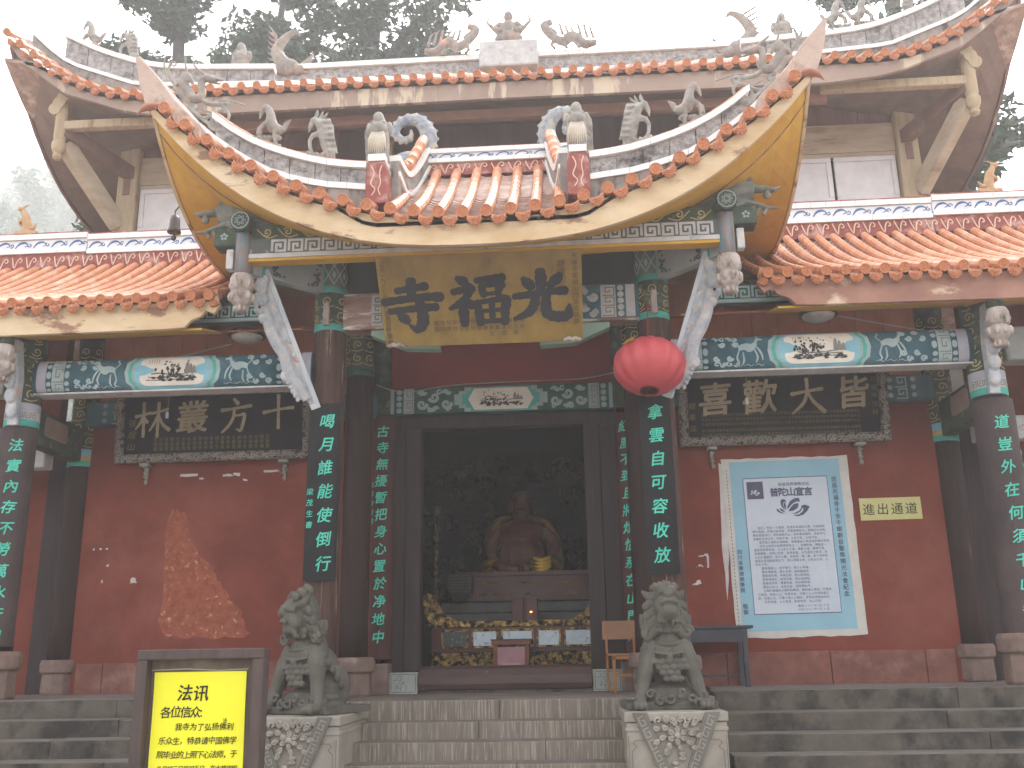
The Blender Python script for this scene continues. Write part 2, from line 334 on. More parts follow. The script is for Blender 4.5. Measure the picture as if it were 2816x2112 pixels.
BRUSH = {
 '光': [[(.5, .99, .10), (.51, .78, .12), (.5, .56, .08)], [(.2, .84, .06), (.28, .74, .12), (.34, .64, .09)], [(.84, .9, .07), (.76, .78, .12), (.64, .65, .06)],
       [(.04, .47, .08), (.3, .5, .09), (.62, .55, .08), (.92, .56, .11)], [(.4, .5, .09), (.38, .3, .1), (.27, .12, .1), (.03, .0, .05)],
       [(.6, .52, .08), (.58, .25, .11), (.62, .08, .12), (.8, .02, .13), (.95, .06, .12), (.99, .27, .03)]],
 '福': [[(.14, .97, .06), (.24, .9, .12), (.3, .85, .07)], [(.06, .68, .08), (.24, .72, .09), (.38, .76, .1), (.28, .56, .08), (.14, .42, .08), (.0, .33, .05)],
       [(.23, .52, .08), (.23, .25, .11), (.24, -.02, .08)], [(.3, .5, .06), (.4, .38, .11)],
       [(.48, .9, .08), (.7, .93, .08), (.94, .95, .1)], [(.55, .8, .06), (.58, .68, .08), (.6, .58, .07)], [(.57, .79, .06), (.76, .81, .07), (.9, .82, .1), (.86, .7, .08), (.84, .6, .07)], [(.62, .61, .05), (.8, .63, .05)],
       [(.47, .46, .07), (.5, .25, .09), (.52, .0, .09)], [(.5, .45, .06), (.75, .48, .07), (.97, .5, .11), (.96, .25, .09), (.94, .0, .09)], [(.73, .45, .06), (.73, .25, .07), (.73, .07, .06)], [(.54, .26, .05), (.9, .28, .05)], [(.54, .04, .06), (.9, .05, .06)]],
 '寺': [[(.25, .78, .08), (.5, .82, .08), (.74, .86, .1)], [(.5, .99, .1), (.5, .82, .1), (.49, .64, .08)], [(.02, .56, .1), (.3, .6, .09), (.7, .64, .09), (.98, .63, .12)],
       [(.12, .37, .08), (.5, .41, .08), (.9, .43, .1)], [(.62, .56, .09), (.66, .35, .11), (.66, .12, .12), (.56, -.02, .09), (.42, .1, .02)], [(.26, .32, .05), (.33, .24, .11), (.4, .15, .08)]],
 '十': [[(.02, .47, .12), (.3, .52, .08), (.7, .58, .08), (.98, .6, .11)], [(.5, 1., .12), (.5, .6, .09), (.5, .3, .1), (.5, -.04, .1)]],
 '方': [[(.42, 1., .08), (.55, .86, .13)], [(.04, .66, .12), (.4, .7, .08), (.97, .78, .11)], [(.44, .7, .09), (.4, .42, .09), (.26, .18, .09), (.05, -.02, .06)], [(.42, .48, .06), (.62, .5, .07), (.76, .52, .1), (.72, .25, .1), (.64, .03, .1), (.5, .08, .03)]],
 '林': [[(.0, .6, .1), (.2, .64, .07), (.46, .7, .09)], [(.25, 1., .1), (.25, .5, .09), (.24, .0, .1)], [(.23, .62, .07), (.14, .4, .08), (.0, .22, .05)], [(.28, .56, .05), (.36, .42, .1)],
       [(.5, .68, .08), (.75, .74, .07), (1., .8, .09)], [(.72, 1., .1), (.7, .5, .09), (.68, -.02, .09)], [(.7, .68, .06), (.6, .42, .08), (.44, .16, .05)], [(.73, .62, .06), (.84, .36, .09), (1.05, .18, .12)]],
 '大': [[(.04, .56, .12), (.4, .62, .08), (.95, .7, .11)], [(.5, 1., .11), (.5, .66, .09), (.38, .3, .1), (.03, -.02, .06)], [(.52, .6, .07), (.66, .34, .1), (.98, .02, .14)]],
}
def brush(mb, ch, a, b, w_, h_, fn3, dep, wk=1.):
    for i, st in enumerate(BRUSH[ch]):
        P = crom(st, 5); d = dep+i*.0007
        fn = lambda x, y, d=d: fn3(a+(x-.5)*w_, b+(y-.5)*h_, d)
        n = len(P); e = []
        # rounded ends
        def ang(p, q): return atan2(q[1]-p[1], q[0]-p[0])
        L = []; Rr = []
        for j, p in enumerate(P):
            q0 = P[max(j-1, 0)]; q1 = P[min(j+1, n-1)]; t = ang(q0, q1); hw = p[2]*wk/2*(1+.10*sin(j*2.3+i))
            L.append((p[0]-sin(t)*hw, p[1]+cos(t)*hw)); Rr.append((p[0]+sin(t)*hw, p[1]-cos(t)*hw))
        vs = []
        for l, r in zip(L, Rr): vs += [fn(*l), fn(*r)]
        fs = [(2*j, 2*j+1, 2*j+3, 2*j+2) for j in range(n-1)]
        for end, p, q in ((0, P[0], P[1]), (n-1, P[-1], P[-2])):
            t = ang(q, p); hw = p[2]*wk/2; o = len(vs)
            vs += [fn(p[0]+cos(t)*hw*.7*cos(x)-sin(t)*hw*sin(x), p[1]+sin(t)*hw*.7*cos(x)+cos(t)*hw*sin(x)) for x in [radians(-90+30*k) for k in range(7)]]
            fs.append(tuple(range(o, o+7)))
        mb.add(vs, fs)
# --- painted ornament
def spiral(cx, cy, r, turns=1.3, a0=0., sg=1, n=16, r1=.15):
    return [(cx+r*(1-(1-r1)*t)*cos(a0+sg*turns*2*pi*t), cy+r*(1-(1-r1)*t)*sin(a0+sg*turns*2*pi*t)) for t in [i/n for i in range(n+1)]]
def fret(mb, a0, a1, b0, b1, fn, unit=None, wd=None, flip=False):
    h = b1-b0; unit = unit or h*1.05; n = max(1, round((a1-a0)/unit)); u = (a1-a0)/n; wd = wd or h*.13
    for i in range(n):
        x = a0+i*u
        P = [(.06, .08), (.62, .08), (.62, .9), (.93, .9), (.93, .3), (.78, .3), (.78, .62)] if False else [(.08, .1), (.08, .9), (.88, .9), (.88, .12), (.34, .12), (.34, .6), (.6, .6), (.6, .36)]
        if flip: P = [(1-p, q) for p, q in P]
        mb.ribbon([(x+p*u*.96, b0+q*h) for p, q in P], wd, fn)
def vfret(mb, a0, a1, b0, b1, fn, n, wd): 
    h = (b1-b0)/n
    for i in range(n):
        P = [(.05, .05), (.95, .05), (.95, .85), (.3, .85), (.3, .4), (.65, .4), (.65, .6)]
        mb.ribbon([(a0+p*(a1-a0), b0+i*h+q*h) for p, q in P], wd, fn)
def scrolls(mb, a0, a1, b0, b1, fn, n, wd, seed=1):
    rnd = random.Random(seed); h = b1-b0
    for i in range(n):
        a = a0+(a1-a0)*(i+.5)/n; u = (a1-a0)/n; sg = 1 if i % 2 else -1; bc = b0+h*(.5+.16*sg); r = min(u*.42, h*.3)
        sp = spiral(a, bc, r, 1.2, rnd.uniform(-.4, .4)+(pi if sg > 0 else 0), sg, 14)
        mb.ribbon(sp, [wd*(1.2-.6*j/14) for j in range(15)], fn)
        c = b0+h*(.5-.36*sg)
        mb.ribbon(crom([(a-u*.42, c), (a-u*.1, c-sg*h*.07), (a+u*.2, c+sg*h*.04), (a+u*.42, c-sg*h*.04)], 3), [wd*k for k in (.3, .8, 1.2, 1.4, 1.5, 1.4, 1.2, .9, .6, .3)], fn)
def dots(mb, a, b0, b1, n, r, fn):
    for i in range(n):
        b = b0+(b1-b0)*(i+.5)/n; mb.poly([(a+r*cos(t), b+r*sin(t)) for t in [2*pi*k/12 for k in range(12)]], fn)
def rrect(a0, a1, b0, b1, r, k=4):
    P = []
    for cx, cy, s0 in ((a1-r, b1-r, 0), (a0+r, b1-r, 90), (a0+r, b0+r, 180), (a1-r, b0+r, 270)):
        P += [(cx+r*cos(radians(s0+90*i/k)), cy+r*sin(radians(s0+90*i/k))) for i in range(k+1)]
    return P
def landscape(mb, mbl, a0, a1, b0, b1, fn, fn2, seed):
    """ink hills, a tree clump and a shore inside one panel"""
    rnd = random.Random(seed); W = a1-a0; H = b1-b0; X = lambda t: a0+W*t; Y = lambda t: b0+H*t
    for k in range(3):
        y = .2+.1*k; mbl.ribbon(crom([(X(.05+.05*k), Y(y)), (X(.3), Y(y+rnd.uniform(-.05, .06))), (X(.6), Y(y+rnd.uniform(-.05, .05))), (X(.93-.06*k), Y(y+.03))], 4), [H*.02+H*.035*abs(sin(i*1.7+k)) for i in range(13)], fn)
    for k in range(80):
        t = rnd.gauss(.52 if seed % 2 else .34, .13); y = .28+abs(rnd.gauss(0, .22)); s = H*rnd.uniform(.02, .05)
        if .04 < t < .96 and y < .9: mb.poly([(X(t)+s*1.2*cos(q+k)*rnd.uniform(.6, 1.2), Y(y)+s*sin(q+k)) for q in (0, 1.2, 2.4, 3.7, 5)], lambda a, b, k=k: fn2(a, b, k*.00004))
    for k in range(26):
        t = rnd.uniform(.1, .9); mb.poly([(X(t), Y(.2+rnd.uniform(-.1, .14))+q*H*.02) for q in ()] or [(X(t)-H*.09, Y(.2)), (X(t), Y(.2)-H*.03), (X(t)+H*.1, Y(.21)), (X(t), Y(.2)+H*rnd.uniform(.03, .12))], lambda a, b, k=k: fn2(a, b+H*.06*sin(k*2.1), .002+k*.00004))
    for t, h in ((.76, .5), (.82, .36), (.88, .25)):
        mbl.poly([(X(t-.04), Y(.4)), (X(t+.04), Y(.4)), (X(t+.02), Y(.4+h*.6)), (X(t), Y(.4+h*.8)), (X(t-.025), Y(.4+h*.5))], lambda a, b, t=t: fn2(a, b, .0045+t*.0005))
def beast(mb, a, b, w_, h_, fn, sg):
    """leaping long-tailed beast, painted flat with a brush"""
    P = lambda L, ws, d: mb.ribbon([(a+sg*x*w_, b+y*h_) for x, y, in crom(L, 4)], [.62*ws*h_*(1-.5*abs(2*i/(len(L)*4-4)-1)) for i in range(len(L)*4-3)], lambda p, q, d=d: fn(p, q, d))
    P([(-.3, .05), (-.1, .1), (.12, .08), (.28, .2)], .34, 0); P([(.26, .2), (.34, .34), (.48, .3)], .2, .0004)
    P([(-.28, .02), (-.36, -.16), (-.3, -.34), (-.4, -.42)], .1, .0008); P([(-.16, -.02), (-.14, -.25), (-.2, -.42)], .1, .0012); P([(.2, .04), (.3, -.14), (.24, -.34)], .1, .0016); P([(.24, .1), (.42, -.06), (.46, -.26)], .09, .002)
    P([(-.3, .1), (-.44, .24), (-.36, .4), (-.48, .46)], .08, .0024); P([(.36, .38), (.28, .48), (.38, .5)], .06, .0028)
    for k in range(3): P([(-.5+.35*k, -.46), (-.38+.35*k, -.4), (-.26+.35*k, -.48), (-.2+.35*k, -.4)], .05, .0032+k*.0003)
# =================================================================== SETTING
g = MB(); g.grid(lambda u, v: ((u-.5)*400, -60+v*400, -1.05), 8, 8); tag(g.build('ground', earth_m), kind='structure')
fl = MB(); fl.box(-2.05, 2.05, 9.02, 11.0, -1.0, .065); fl.box(-9, -2.055, 9.03, 11.2, -1.0, .115); fl.box(2.055, 9, 9.03, 11.2, -1.0, .105)
tag(fl.build('porch_floor', floor_m, bevel=.008), kind='structure')
def flight(x0, x1, z0, label, m, seed, lens, back):
    rnd = random.Random(seed); mb = MB(); z = z0; y = back
    for k in range(7):
        x = x0
        while x < x1-.05:
            L = rnd.uniform(*lens); xe = min(x+L, x1)
            if x1-xe < .35: xe = x1
            j = rnd.uniform(-.008, .008); jz = rnd.uniform(-.006, .004)
            mb.box(x+.0015, xe-.0015, y-.345+j*.5, y+.02, z-.2, z+jz); x = xe
        z -= .142 if k else .165; y -= .3
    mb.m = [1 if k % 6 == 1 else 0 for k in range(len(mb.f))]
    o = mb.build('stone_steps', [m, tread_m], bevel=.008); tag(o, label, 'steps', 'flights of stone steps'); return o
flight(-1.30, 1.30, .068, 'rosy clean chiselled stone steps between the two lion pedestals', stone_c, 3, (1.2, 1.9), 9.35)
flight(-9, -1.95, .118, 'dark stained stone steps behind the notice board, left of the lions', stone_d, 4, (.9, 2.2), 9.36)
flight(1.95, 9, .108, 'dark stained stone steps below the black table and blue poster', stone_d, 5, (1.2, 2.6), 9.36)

# =================================================================== TEMPLE
T = thing('temple_hall', 'red walled temple with sweeping orange tiled roofs, painted beams and an open dark doorway', 'temple', (0, 10.5, 0))
# ---- walls
for s, nm in ((-1, 'left'), (1, 'right')):
    wl = MB(); wl.box(*sorted((s*1.42, s*4.82)), 10.55, 10.8, .1, 3.03); wo = wl.build('wall', redwall, T)
    d = MB(); xs = [1.5, 2.3, 3.35, 4.3, 4.6]
    for a, b in zip(xs, xs[1:]): d.box(*sorted((s*(a+.003), s*(b-.003))), 10.515, 10.56, .08, .43)
    d.build('stone_dado', dado_m, wo, bevel=.008)
    u = MB()
    for i in range(12): u.box(*sorted((s*(1.42+i*.29), s*(1.42+i*.29+.284))), 10.6, 10.7, 3.3, 4.6)
    u.build('upper_boards', ceil_m, T)
    wb = MB(); wb.box(*sorted((s*1.4, s*4.72)), 10.42, 10.62, 3.03, 3.31); b = wb.build('wall_beam', teal_paint, T, bevel=.02)
    o1 = MB(); f = lambda p, q: V3(p, 10.418, q)
    for c in (4.5, 4.25): dots(o1, s*c, 3.04, 3.3, 3, .028, f)
    vfret(o1, s*4.36-.06, s*4.36+.07, 3.04, 3.3, f, 2, .016)
    o1.build('painted_ornament', pale_orn, b)
    # side bay beyond the corner column
    sb = MB(); sb.box(*sorted((s*4.98, s*5.32)), 10.85, 11.0, .1, 3.2); sb.build('side_door_jamb', frame_m, T)
    sp = MB(); sp.box(*sorted((s*5.32, s*9)), 10.95, 11.1, .1, 4.4); sp.build('side_bay_wall', redwall, T)
    # tie beam from corner column to wall column
    tb = MB(); tb.box(s*4.82-.08, s*4.82+.08, 9.4, 10.45, 2.62, 3.0); t_ = tb.build('tie_beam', dkgreen, T, bevel=.02)
    o2 = MB(); f = lambda p, q: V3(s*4.735, p, q); o2.poly(rrect(9.62, 10.1, 2.74, 2.95, .05), f); o2.build('painted_panel', ink_lt if 0 else mat('faded_panel_paint', (150, 128, 118), bump=.1), t_)
    e = MB(); e.box(*sorted((s*4.97, s*9)), 9.18, 9.42, 3.08, 3.42); eb = e.build('outer_beam', mat('grey_white_beam', (150, 152, 150), (128, 130, 130), bump=.1), T, bevel=.03)
    e2 = MB(); e2.box(*sorted((s*4.97, s*9)), 10.1, 10.3, 2.5, 2.75); e2.build('outer_tie', white_p, T, bevel=.02)
# peeled plaster and scraps on the walls
def jag(P, amp, k, seed):
    rnd = random.Random(seed); out = []
    for (a, b), (c, d) in zip(P, P[1:]+P[:1]):
        for i in range(k):
            t = i/k; out.append((a+(c-a)*t+rnd.uniform(-amp, amp), b+(d-b)*t+rnd.uniform(-amp, amp)))
    return out
walls = [o for o in T.children if o.name.startswith('wall') and 'beam' not in o.name]
pp = MB(); pp.prism(jag([(-3.72, .72), (-3.74, 1.95), (-3.66, 2.08), (-3.52, 1.98), (-3.45, 1.7), (-3.2, 1.42), (-3.0, 1.12), (-2.82, .93), (-2.72, .7), (-3.2, .66)], .028, 7, 2), lambda a, b, d: V3(a, 10.55-d, b), 0, .004)
pp.build('bare_plaster_patch', peel_m, walls[0])
sc = MB(); rnd = random.Random(5)
for x, z, a, b in ((-3.62, 2.44, .2, .025), (-3.4, 2.4, .05, .02), (-3.14, 2.42, .12, .03), (-3.02, 2.43, .09, .04), (-2.9, 2.37, .05, .02), (-2.66, 2.46, .27, .03), (-2.5, 2.47, .1, .02), (-4.55, 1.64, .02, .02), (-4.48, 1.64, .03, .02), (-4.4, 1.64, .02, .02), (-4.38, 1.46, .03, .02), (-4.42, 1.28, .02, .03), (-2.28, .82, .02, .06), (-4.1, 1.27, .07, .05)):
    sc.poly(jag([(x, z), (x+a, z), (x+a, z+b), (x, z+b)], min(a, b)*.3, 3, int(x*1000)), lambda p, q: V3(p, 10.546, q))
sc.build('paper_scraps', scrape_m, walls[0])
sc = MB()
for P in ([(2.08, 1.42), (2.19, 1.45), (2.19, 1.3), (2.17, 1.3), (2.17, 1.42)], [(2.05, 1.3), (2.1, 1.34), (2.14, 1.3), (2.1, 1.32)], [(2.0, 1.12), (2.08, 1.18), (2.1, 1.13)], [(2.36, .95), (2.41, 1.4), (2.40, 2.4), (2.37, 2.42), (2.34, 1.5)]):
    sc.poly(jag(P, .006, 4, 3), lambda p, q: V3(p, 10.546, q))
sc.build('paper_scraps', scrape_m, walls[1])
# ---- columns
def cyl_fn(x, y, r):  # wraps (arc, z) on a round column, arc 0 = facing the steps
    return lambda a, b, h=0.: V3(x+(r+h)*sin(a/r), y-(r+h)*cos(a/r), b)
def col_part(x, y, r, z0, z1, m, base, cap=None):
    mb = MB(); mb.lathe([(r*1.02, z0), (r, z0+.3), (r*.985, z1*.6), (r*.97, z1)], (x, y, 0), 28); o = mb.build('column', m, T, smooth=True)
    if base:
        b = MB(); br, z = base
        b.lathe([(br*.86, z), (br*.92, z+.03), (br*.9, z+(z0-z)*.55), (br*.93, z+(z0-z)*.6)], (x, y, 0), 8 if base[0] > .2 else 10, Matrix.Rotation(pi/8, 4, 'Z'))
        b.lathe([(br*.93, z+(z0-z)*.602), (br*1.02, z+(z0-z)*.64), (br*1.04, z0-.05), (br*.98, z0-.005)], (x, y, 0), 22)
        b.build('stone_plinth', base_m, o, bevel=.01)
    return o
def capital(o, x, y, r, bands, orn):
    """bands: (z0, z1, material)"""
    for z0, z1, m in bands:
        mb = MB(); mb.lathe([(r+.003, z0), (r+.006, z0+.003), (r+.006, z1-.003), (r+.003, z1)], (x, y, 0), 28); mb.build('painted_band', m, o, smooth=True)
    f = cyl_fn(x, y, r+.009)
    for kind, z0, z1, m in orn:
        mb = MB(); A = r*1.45
        if kind == 'scroll':
            k = 0
            for i in range(3):
                for j in range(max(1, round((z1-z0)/.15))):
                    zz = z0+(j+.5)*.15; aa = -A+(i+.5)*2*A/3
                    mb.ribbon(spiral(aa, zz, .052, 1.2, (i+j)*2., 1 if (i+j) % 2 else -1, 12), .012, f)
                    mb.ribbon(crom([(aa-.07, zz-.06), (aa, zz-.075), (aa+.06, zz-.05)], 3), .01, f)
        if kind == 'lattice':
            for j in range(3):
                zz = z0+(z1-z0)*(j+.5)/3; h = (z1-z0)/7
                for i in range(4):
                    aa = -A+(i+.5)*A/2
                    mb.ribbon([(aa-A/4, zz), (aa, zz+h*1.2), (aa+A/4, zz), (aa, zz-h*1.2)], .014, f, closed=True)
                    mb.poly([(aa, zz+h*.6), (aa-A*.1, zz), (aa, zz-h*.6), (aa+A*.1, zz)], f)
        if kind == 'fret': fret(mb, -A, A, z0, z1, f, .07, .01)
        mb.build('painted_scrolls', m, o)
FC = []
for s in (-1, 1):
    x = 1.64*s
    o = col_part(x, 9.3, .163, .42, 4.75, wood_old, (.25, .06)); FC.append(o)
    capital(o, x, 9.3, .16, [(3.63, 3.7, aqua_m), (3.7, 4.03, dkgreen), (4.03, 4.1, aqua_m), (4.1, 4.74, mat('grey_green_paint', (92, 104, 100), bump=.1))],
            [('scroll', 3.71, 4.02, gold_orn), ('lattice', 4.12, 4.72, pale_orn)])
    pg = MB(); pg.box(x-.03, x+.03, 9.085, 9.16, 3.66, 3.9); pg.build('tenon_peg', carve_m, o, bevel=.008)
    x = 1.5*s
    o = col_part(x, 10.1, .15, .45, 4.6, wood_dk, (.22, .06))
    capital(o, x, 10.1, .148, [(3.38, 3.46, green_paint), (3.46, 4.1, dkgreen)], [('scroll', 3.5, 4.08, gold_orn)])
    x = 4.8*s
    o = col_part(x, 9.3, .163, .56, 4.1, wood_dk, (.25, .11))
    capital(o, x, 9.3, .16, [(2.74, 2.81, aqua_m), (2.81, 2.9, white_p), (2.9, 2.98, lilac_p), (2.98, 4.0, dkgreen)], [('scroll', 3.0, 3.95, gold_orn), ('fret', 2.82, 2.89, ink_lt)])
    x = 4.82*s
    o = col_part(x, 10.62, .15, .48, 4.2, wood_dk, (.2, .11))
    capital(o, x, 10.62, .148, [(2.58, 2.64, aqua_m), (2.64, 2.7, gold_orn), (2.7, 2.78, skyblue), (2.78, 4.1, dkgreen)], [('scroll', 2.8, 4.0, gold_orn)])
# ---- front beams of the wings: round painted beams
pw = lambda q, e: abs(q)**e*(1 if q > 0 else -1)
def round_beam(s, seed):
    x0, x1 = s*1.8, s*4.66; yc, zc, r = 9.3, 3.25, .175
    mb = MB(); prof = []
    for k in range(25):
        t = pi*2*k/24; prof.append((-(r*.9)*pw(cos(t), .5), max(r*pw(sin(t), .8), -.17)))
    n = len(prof)-1
    mb.add([(x0, yc+p, zc+q) for p, q in prof[:-1]]+[(x1, yc+p, zc+q) for p, q in prof[:-1]], [(i, (i+1) % n, n+(i+1) % n, n+i) for i in range(n)]+[tuple(range(n)), tuple(range(2*n-1, n-1, -1))])
    o = mb.build('painted_beam', teal_paint, T, smooth=False)
    for p in o.data.polygons: p.use_smooth = True
    und = MB(); und.box(*sorted((x0, x1)), yc-.1, yc+.1, zc-.185, zc-.168); und.build('beam_underside', white_p, o)
    xc = s*3.2
    def F3(a, b, h=0.):
        t = b/r; return V3(xc+a, yc-(r*.9)*pw(cos(t), .5)-.004-h, zc+(r+.003)*pw(sin(t), .8))
    fn = lambda a, b: F3(a, b)
    hb = .2   # half height in arc length
    pl = MB(); gd = MB(); aq = MB(); wh = MB(); ik = MB(); il = MB(); sb = MB()
    for e in (-1, 1):
        a = e*1.28
        we_ = MB(); we_.grid(lambda u, v: F3(e*1.36+(u-.5)*.1, -hb+2*hb*v), 1, 10); we_.build('white_end_band', lilac_p, o)
        dots(pl, a-e*.0, -hb, hb, 5, .026, fn); dots(pl, a-e*.19, -hb, hb, 5, .026, fn)
        pl.grid(lambda u, v: F3(a-e*.095+(u-.5)*.125, -hb+2*hb*v, .0), 1, 10)
        vfret(il, a-e*.095-.055, a-e*.095+.055, -hb, hb, lambda p, q: F3(p, q, .002), 3, .013)
        scrolls(pl, *sorted((a-e*.26, a-e*.52)), -hb*.9, hb*.9, fn, 4, .024, seed+e)
        for k in range(4): pl.ribbon(spiral(a-e*(.3+.06*k), hb*(.6 if k % 2 else -.62), .035, 1, k, 1, 8), .018, lambda p, q: F3(p, q, .001))
        beast(pl, e*.68, 0, .30, .33, F3, 1 if seed > 5 else -1)
    # cloud framed picture
    def cloud(k):
        P = []
        for t in [2*pi*i/40 for i in range(40)]:
            rr = 1+.05*cos(8*t); c, q = cos(t), sin(t)
            sx = abs(c)**.6*(1 if c > 0 else -1); sy = abs(q)**.6*(1 if q > 0 else -1)
            P.append((sx*k[0]*rr, max(-.215, min(.215, sy*k[1]*rr))))
        return P
    def sheet(mb, P, h):   # drape a polygon fan on the round beam
        c = [(0, 0)]; vs = []
        for m_ in (0, .35, .7, 1): vs += [F3(p*m_, q*m_, h) for p, q in P]
        n = len(P); fs = []
        for j in range(3): fs += [(j*n+i, j*n+(i+1) % n, (j+1)*n+(i+1) % n, (j+1)*n+i) for i in range(n)]
        mb.add(vs, fs)
    sheet(pl, cloud((.47, .27)), .0012); sheet(gd, cloud((.435, .25)), .0028); sheet(pl, cloud((.40, .235)), .0044); sheet(sb, cloud((.375, .225)), .006)
    sheet(wh, [(p, q) for p, q in rrect(-.33, .33, -.15, .165, .09)], .0076)
    landscape(ik, il, -.30, .30, -.13, .15, lambda p, q: F3(p, q, .0092), lambda p, q, d: F3(p, q, .0105+d), seed)
    for k in range(5): il.ribbon([(-.24+.025*k, .12), (-.24+.025*k, .07)], .006, lambda p, q: F3(p, q, .0092))
    for nm, mb, m in (('pale_ornament', pl, pale_orn), ('green_cloud_border', gd, aqua_m), ('blue_cloud_border', sb, skyblue), ('picture_panel', wh, paper_m), ('ink_picture', ik, ink_m), ('ink_wash_lines', il, ink_lt)):
        if mb.v: mb.build(nm, m, o)
round_beam(-1, 3); round_beam(1, 8)
# ---- architrave over the entrance (front columns) and details behind the plaque
ar = MB(); ar.box(-1.5, 1.5, 9.2, 9.42, 3.64, 4.03); aro = ar.build('architrave', pelt_m, T, bevel=.02)
f = lambda a, b: V3(a, 9.196, b); f2 = lambda a, b: V3(a, 9.193, b)
o1, o2, o3, o4 = MB(), MB(), MB(), MB()
o1.box(.86, 1.5, 9.196, 9.2, 3.66, 4.02)                         # painted end, right: blue ground
o2.poly([(1.12, 3.67), (1.27, 3.67), (1.27, 4.01), (1.12, 4.01)], f2); o2.poly([(1.37, 3.67), (1.46, 3.67), (1.46, 4.01), (1.37, 4.01)], f2)
vfret(o3, 1.13, 1.26, 3.68, 4.0, lambda a, b: V3(a, 9.191, b), 3, .014); dots(o2, 1.32, 3.67, 4.01, 5, .032, f2); scrolls(o2, .9, 1.1, 3.68, 4.0, f2, 2, .045, 4)
o2.poly([(-1.2, 3.67), (-1.08, 3.67), (-1.08, 4.0), (-1.2, 4.0)], f); vfret(o3, -1.19, -1.09, 3.7, 3.98, f2, 3, .014); o4.poly([(-1.07, 3.67), (-.9, 3.67), (-.9, 4.0), (-1.07, 4.0)], f)
o1.build('blue_ground', teal_paint, aro); o2.build('white_ornament', white_p, aro); o3.build('fret_lines', ink_lt, aro); o4.build('blue_ground', skyblue, aro)
for s in (-1, 1):
    gt = MB(); gt.prism([(s*.5, 3.62), (s*1.2, 3.62), (s*1.2, 3.57), (s*.85, 3.42), (s*.5, 3.40)], lambda a, b, d: V3(a, d, b), 9.2, 9.32)
    gt.build('scalloped_bracket', mat('pale_green_trim', (150, 178, 160), bump=.1), T)
bk = MB(); bk.box(-1.5, 1.5, 9.36, 9.4, 4.03, 4.75); bk.build('dark_transom', mat('dark_grey_green_board', (56, 64, 62), (44, 50, 50), bump=.15), T)
# ---- hanging-post porch frame in front of the columns
def hang_post(x, y, z0, z1, r, par, m_top):
    mb = MB(); mb.lathe([(r*.8, z0+.36), (r*.82, z1)], (x, y, 0), 14); o = mb.build('hanging_post', m_top, par, smooth=True)
    k = MB(); q = r
    k.lathe([(q*.35, z0), (q*.55, z0+.005), (q*.62, z0+.07), (q*.72, z0+.075), (q*.95, z0+.1), (q*1.1, z0+.16), (q*.95, z0+.2), (q*.8, z0+.21), (q*1.1, z0+.225), (q*1.12, z0+.33), (q*.95, z0+.37), (q*.8, z0+.375)], (x, y, 0), 16)
    for i in range(8):
        t = 2*pi*i/8+.2; k.ell((x+q*1.0*cos(t), y+q*1.0*sin(t), z0+.15), (q*.3, q*.3, .045), None, 8, 6); k.ell((x+q*.55*cos(t), y+q*.55*sin(t), z0+.03), (q*.2, q*.2, .03), None, 6, 5)
        k.ell((x+q*1.08*cos(t), y+q*1.08*sin(t), z0+.27), (q*.16, q*.16, .03), None, 6, 5)
    k.build('carved_pendant', carve_m, o, smooth=True); return o
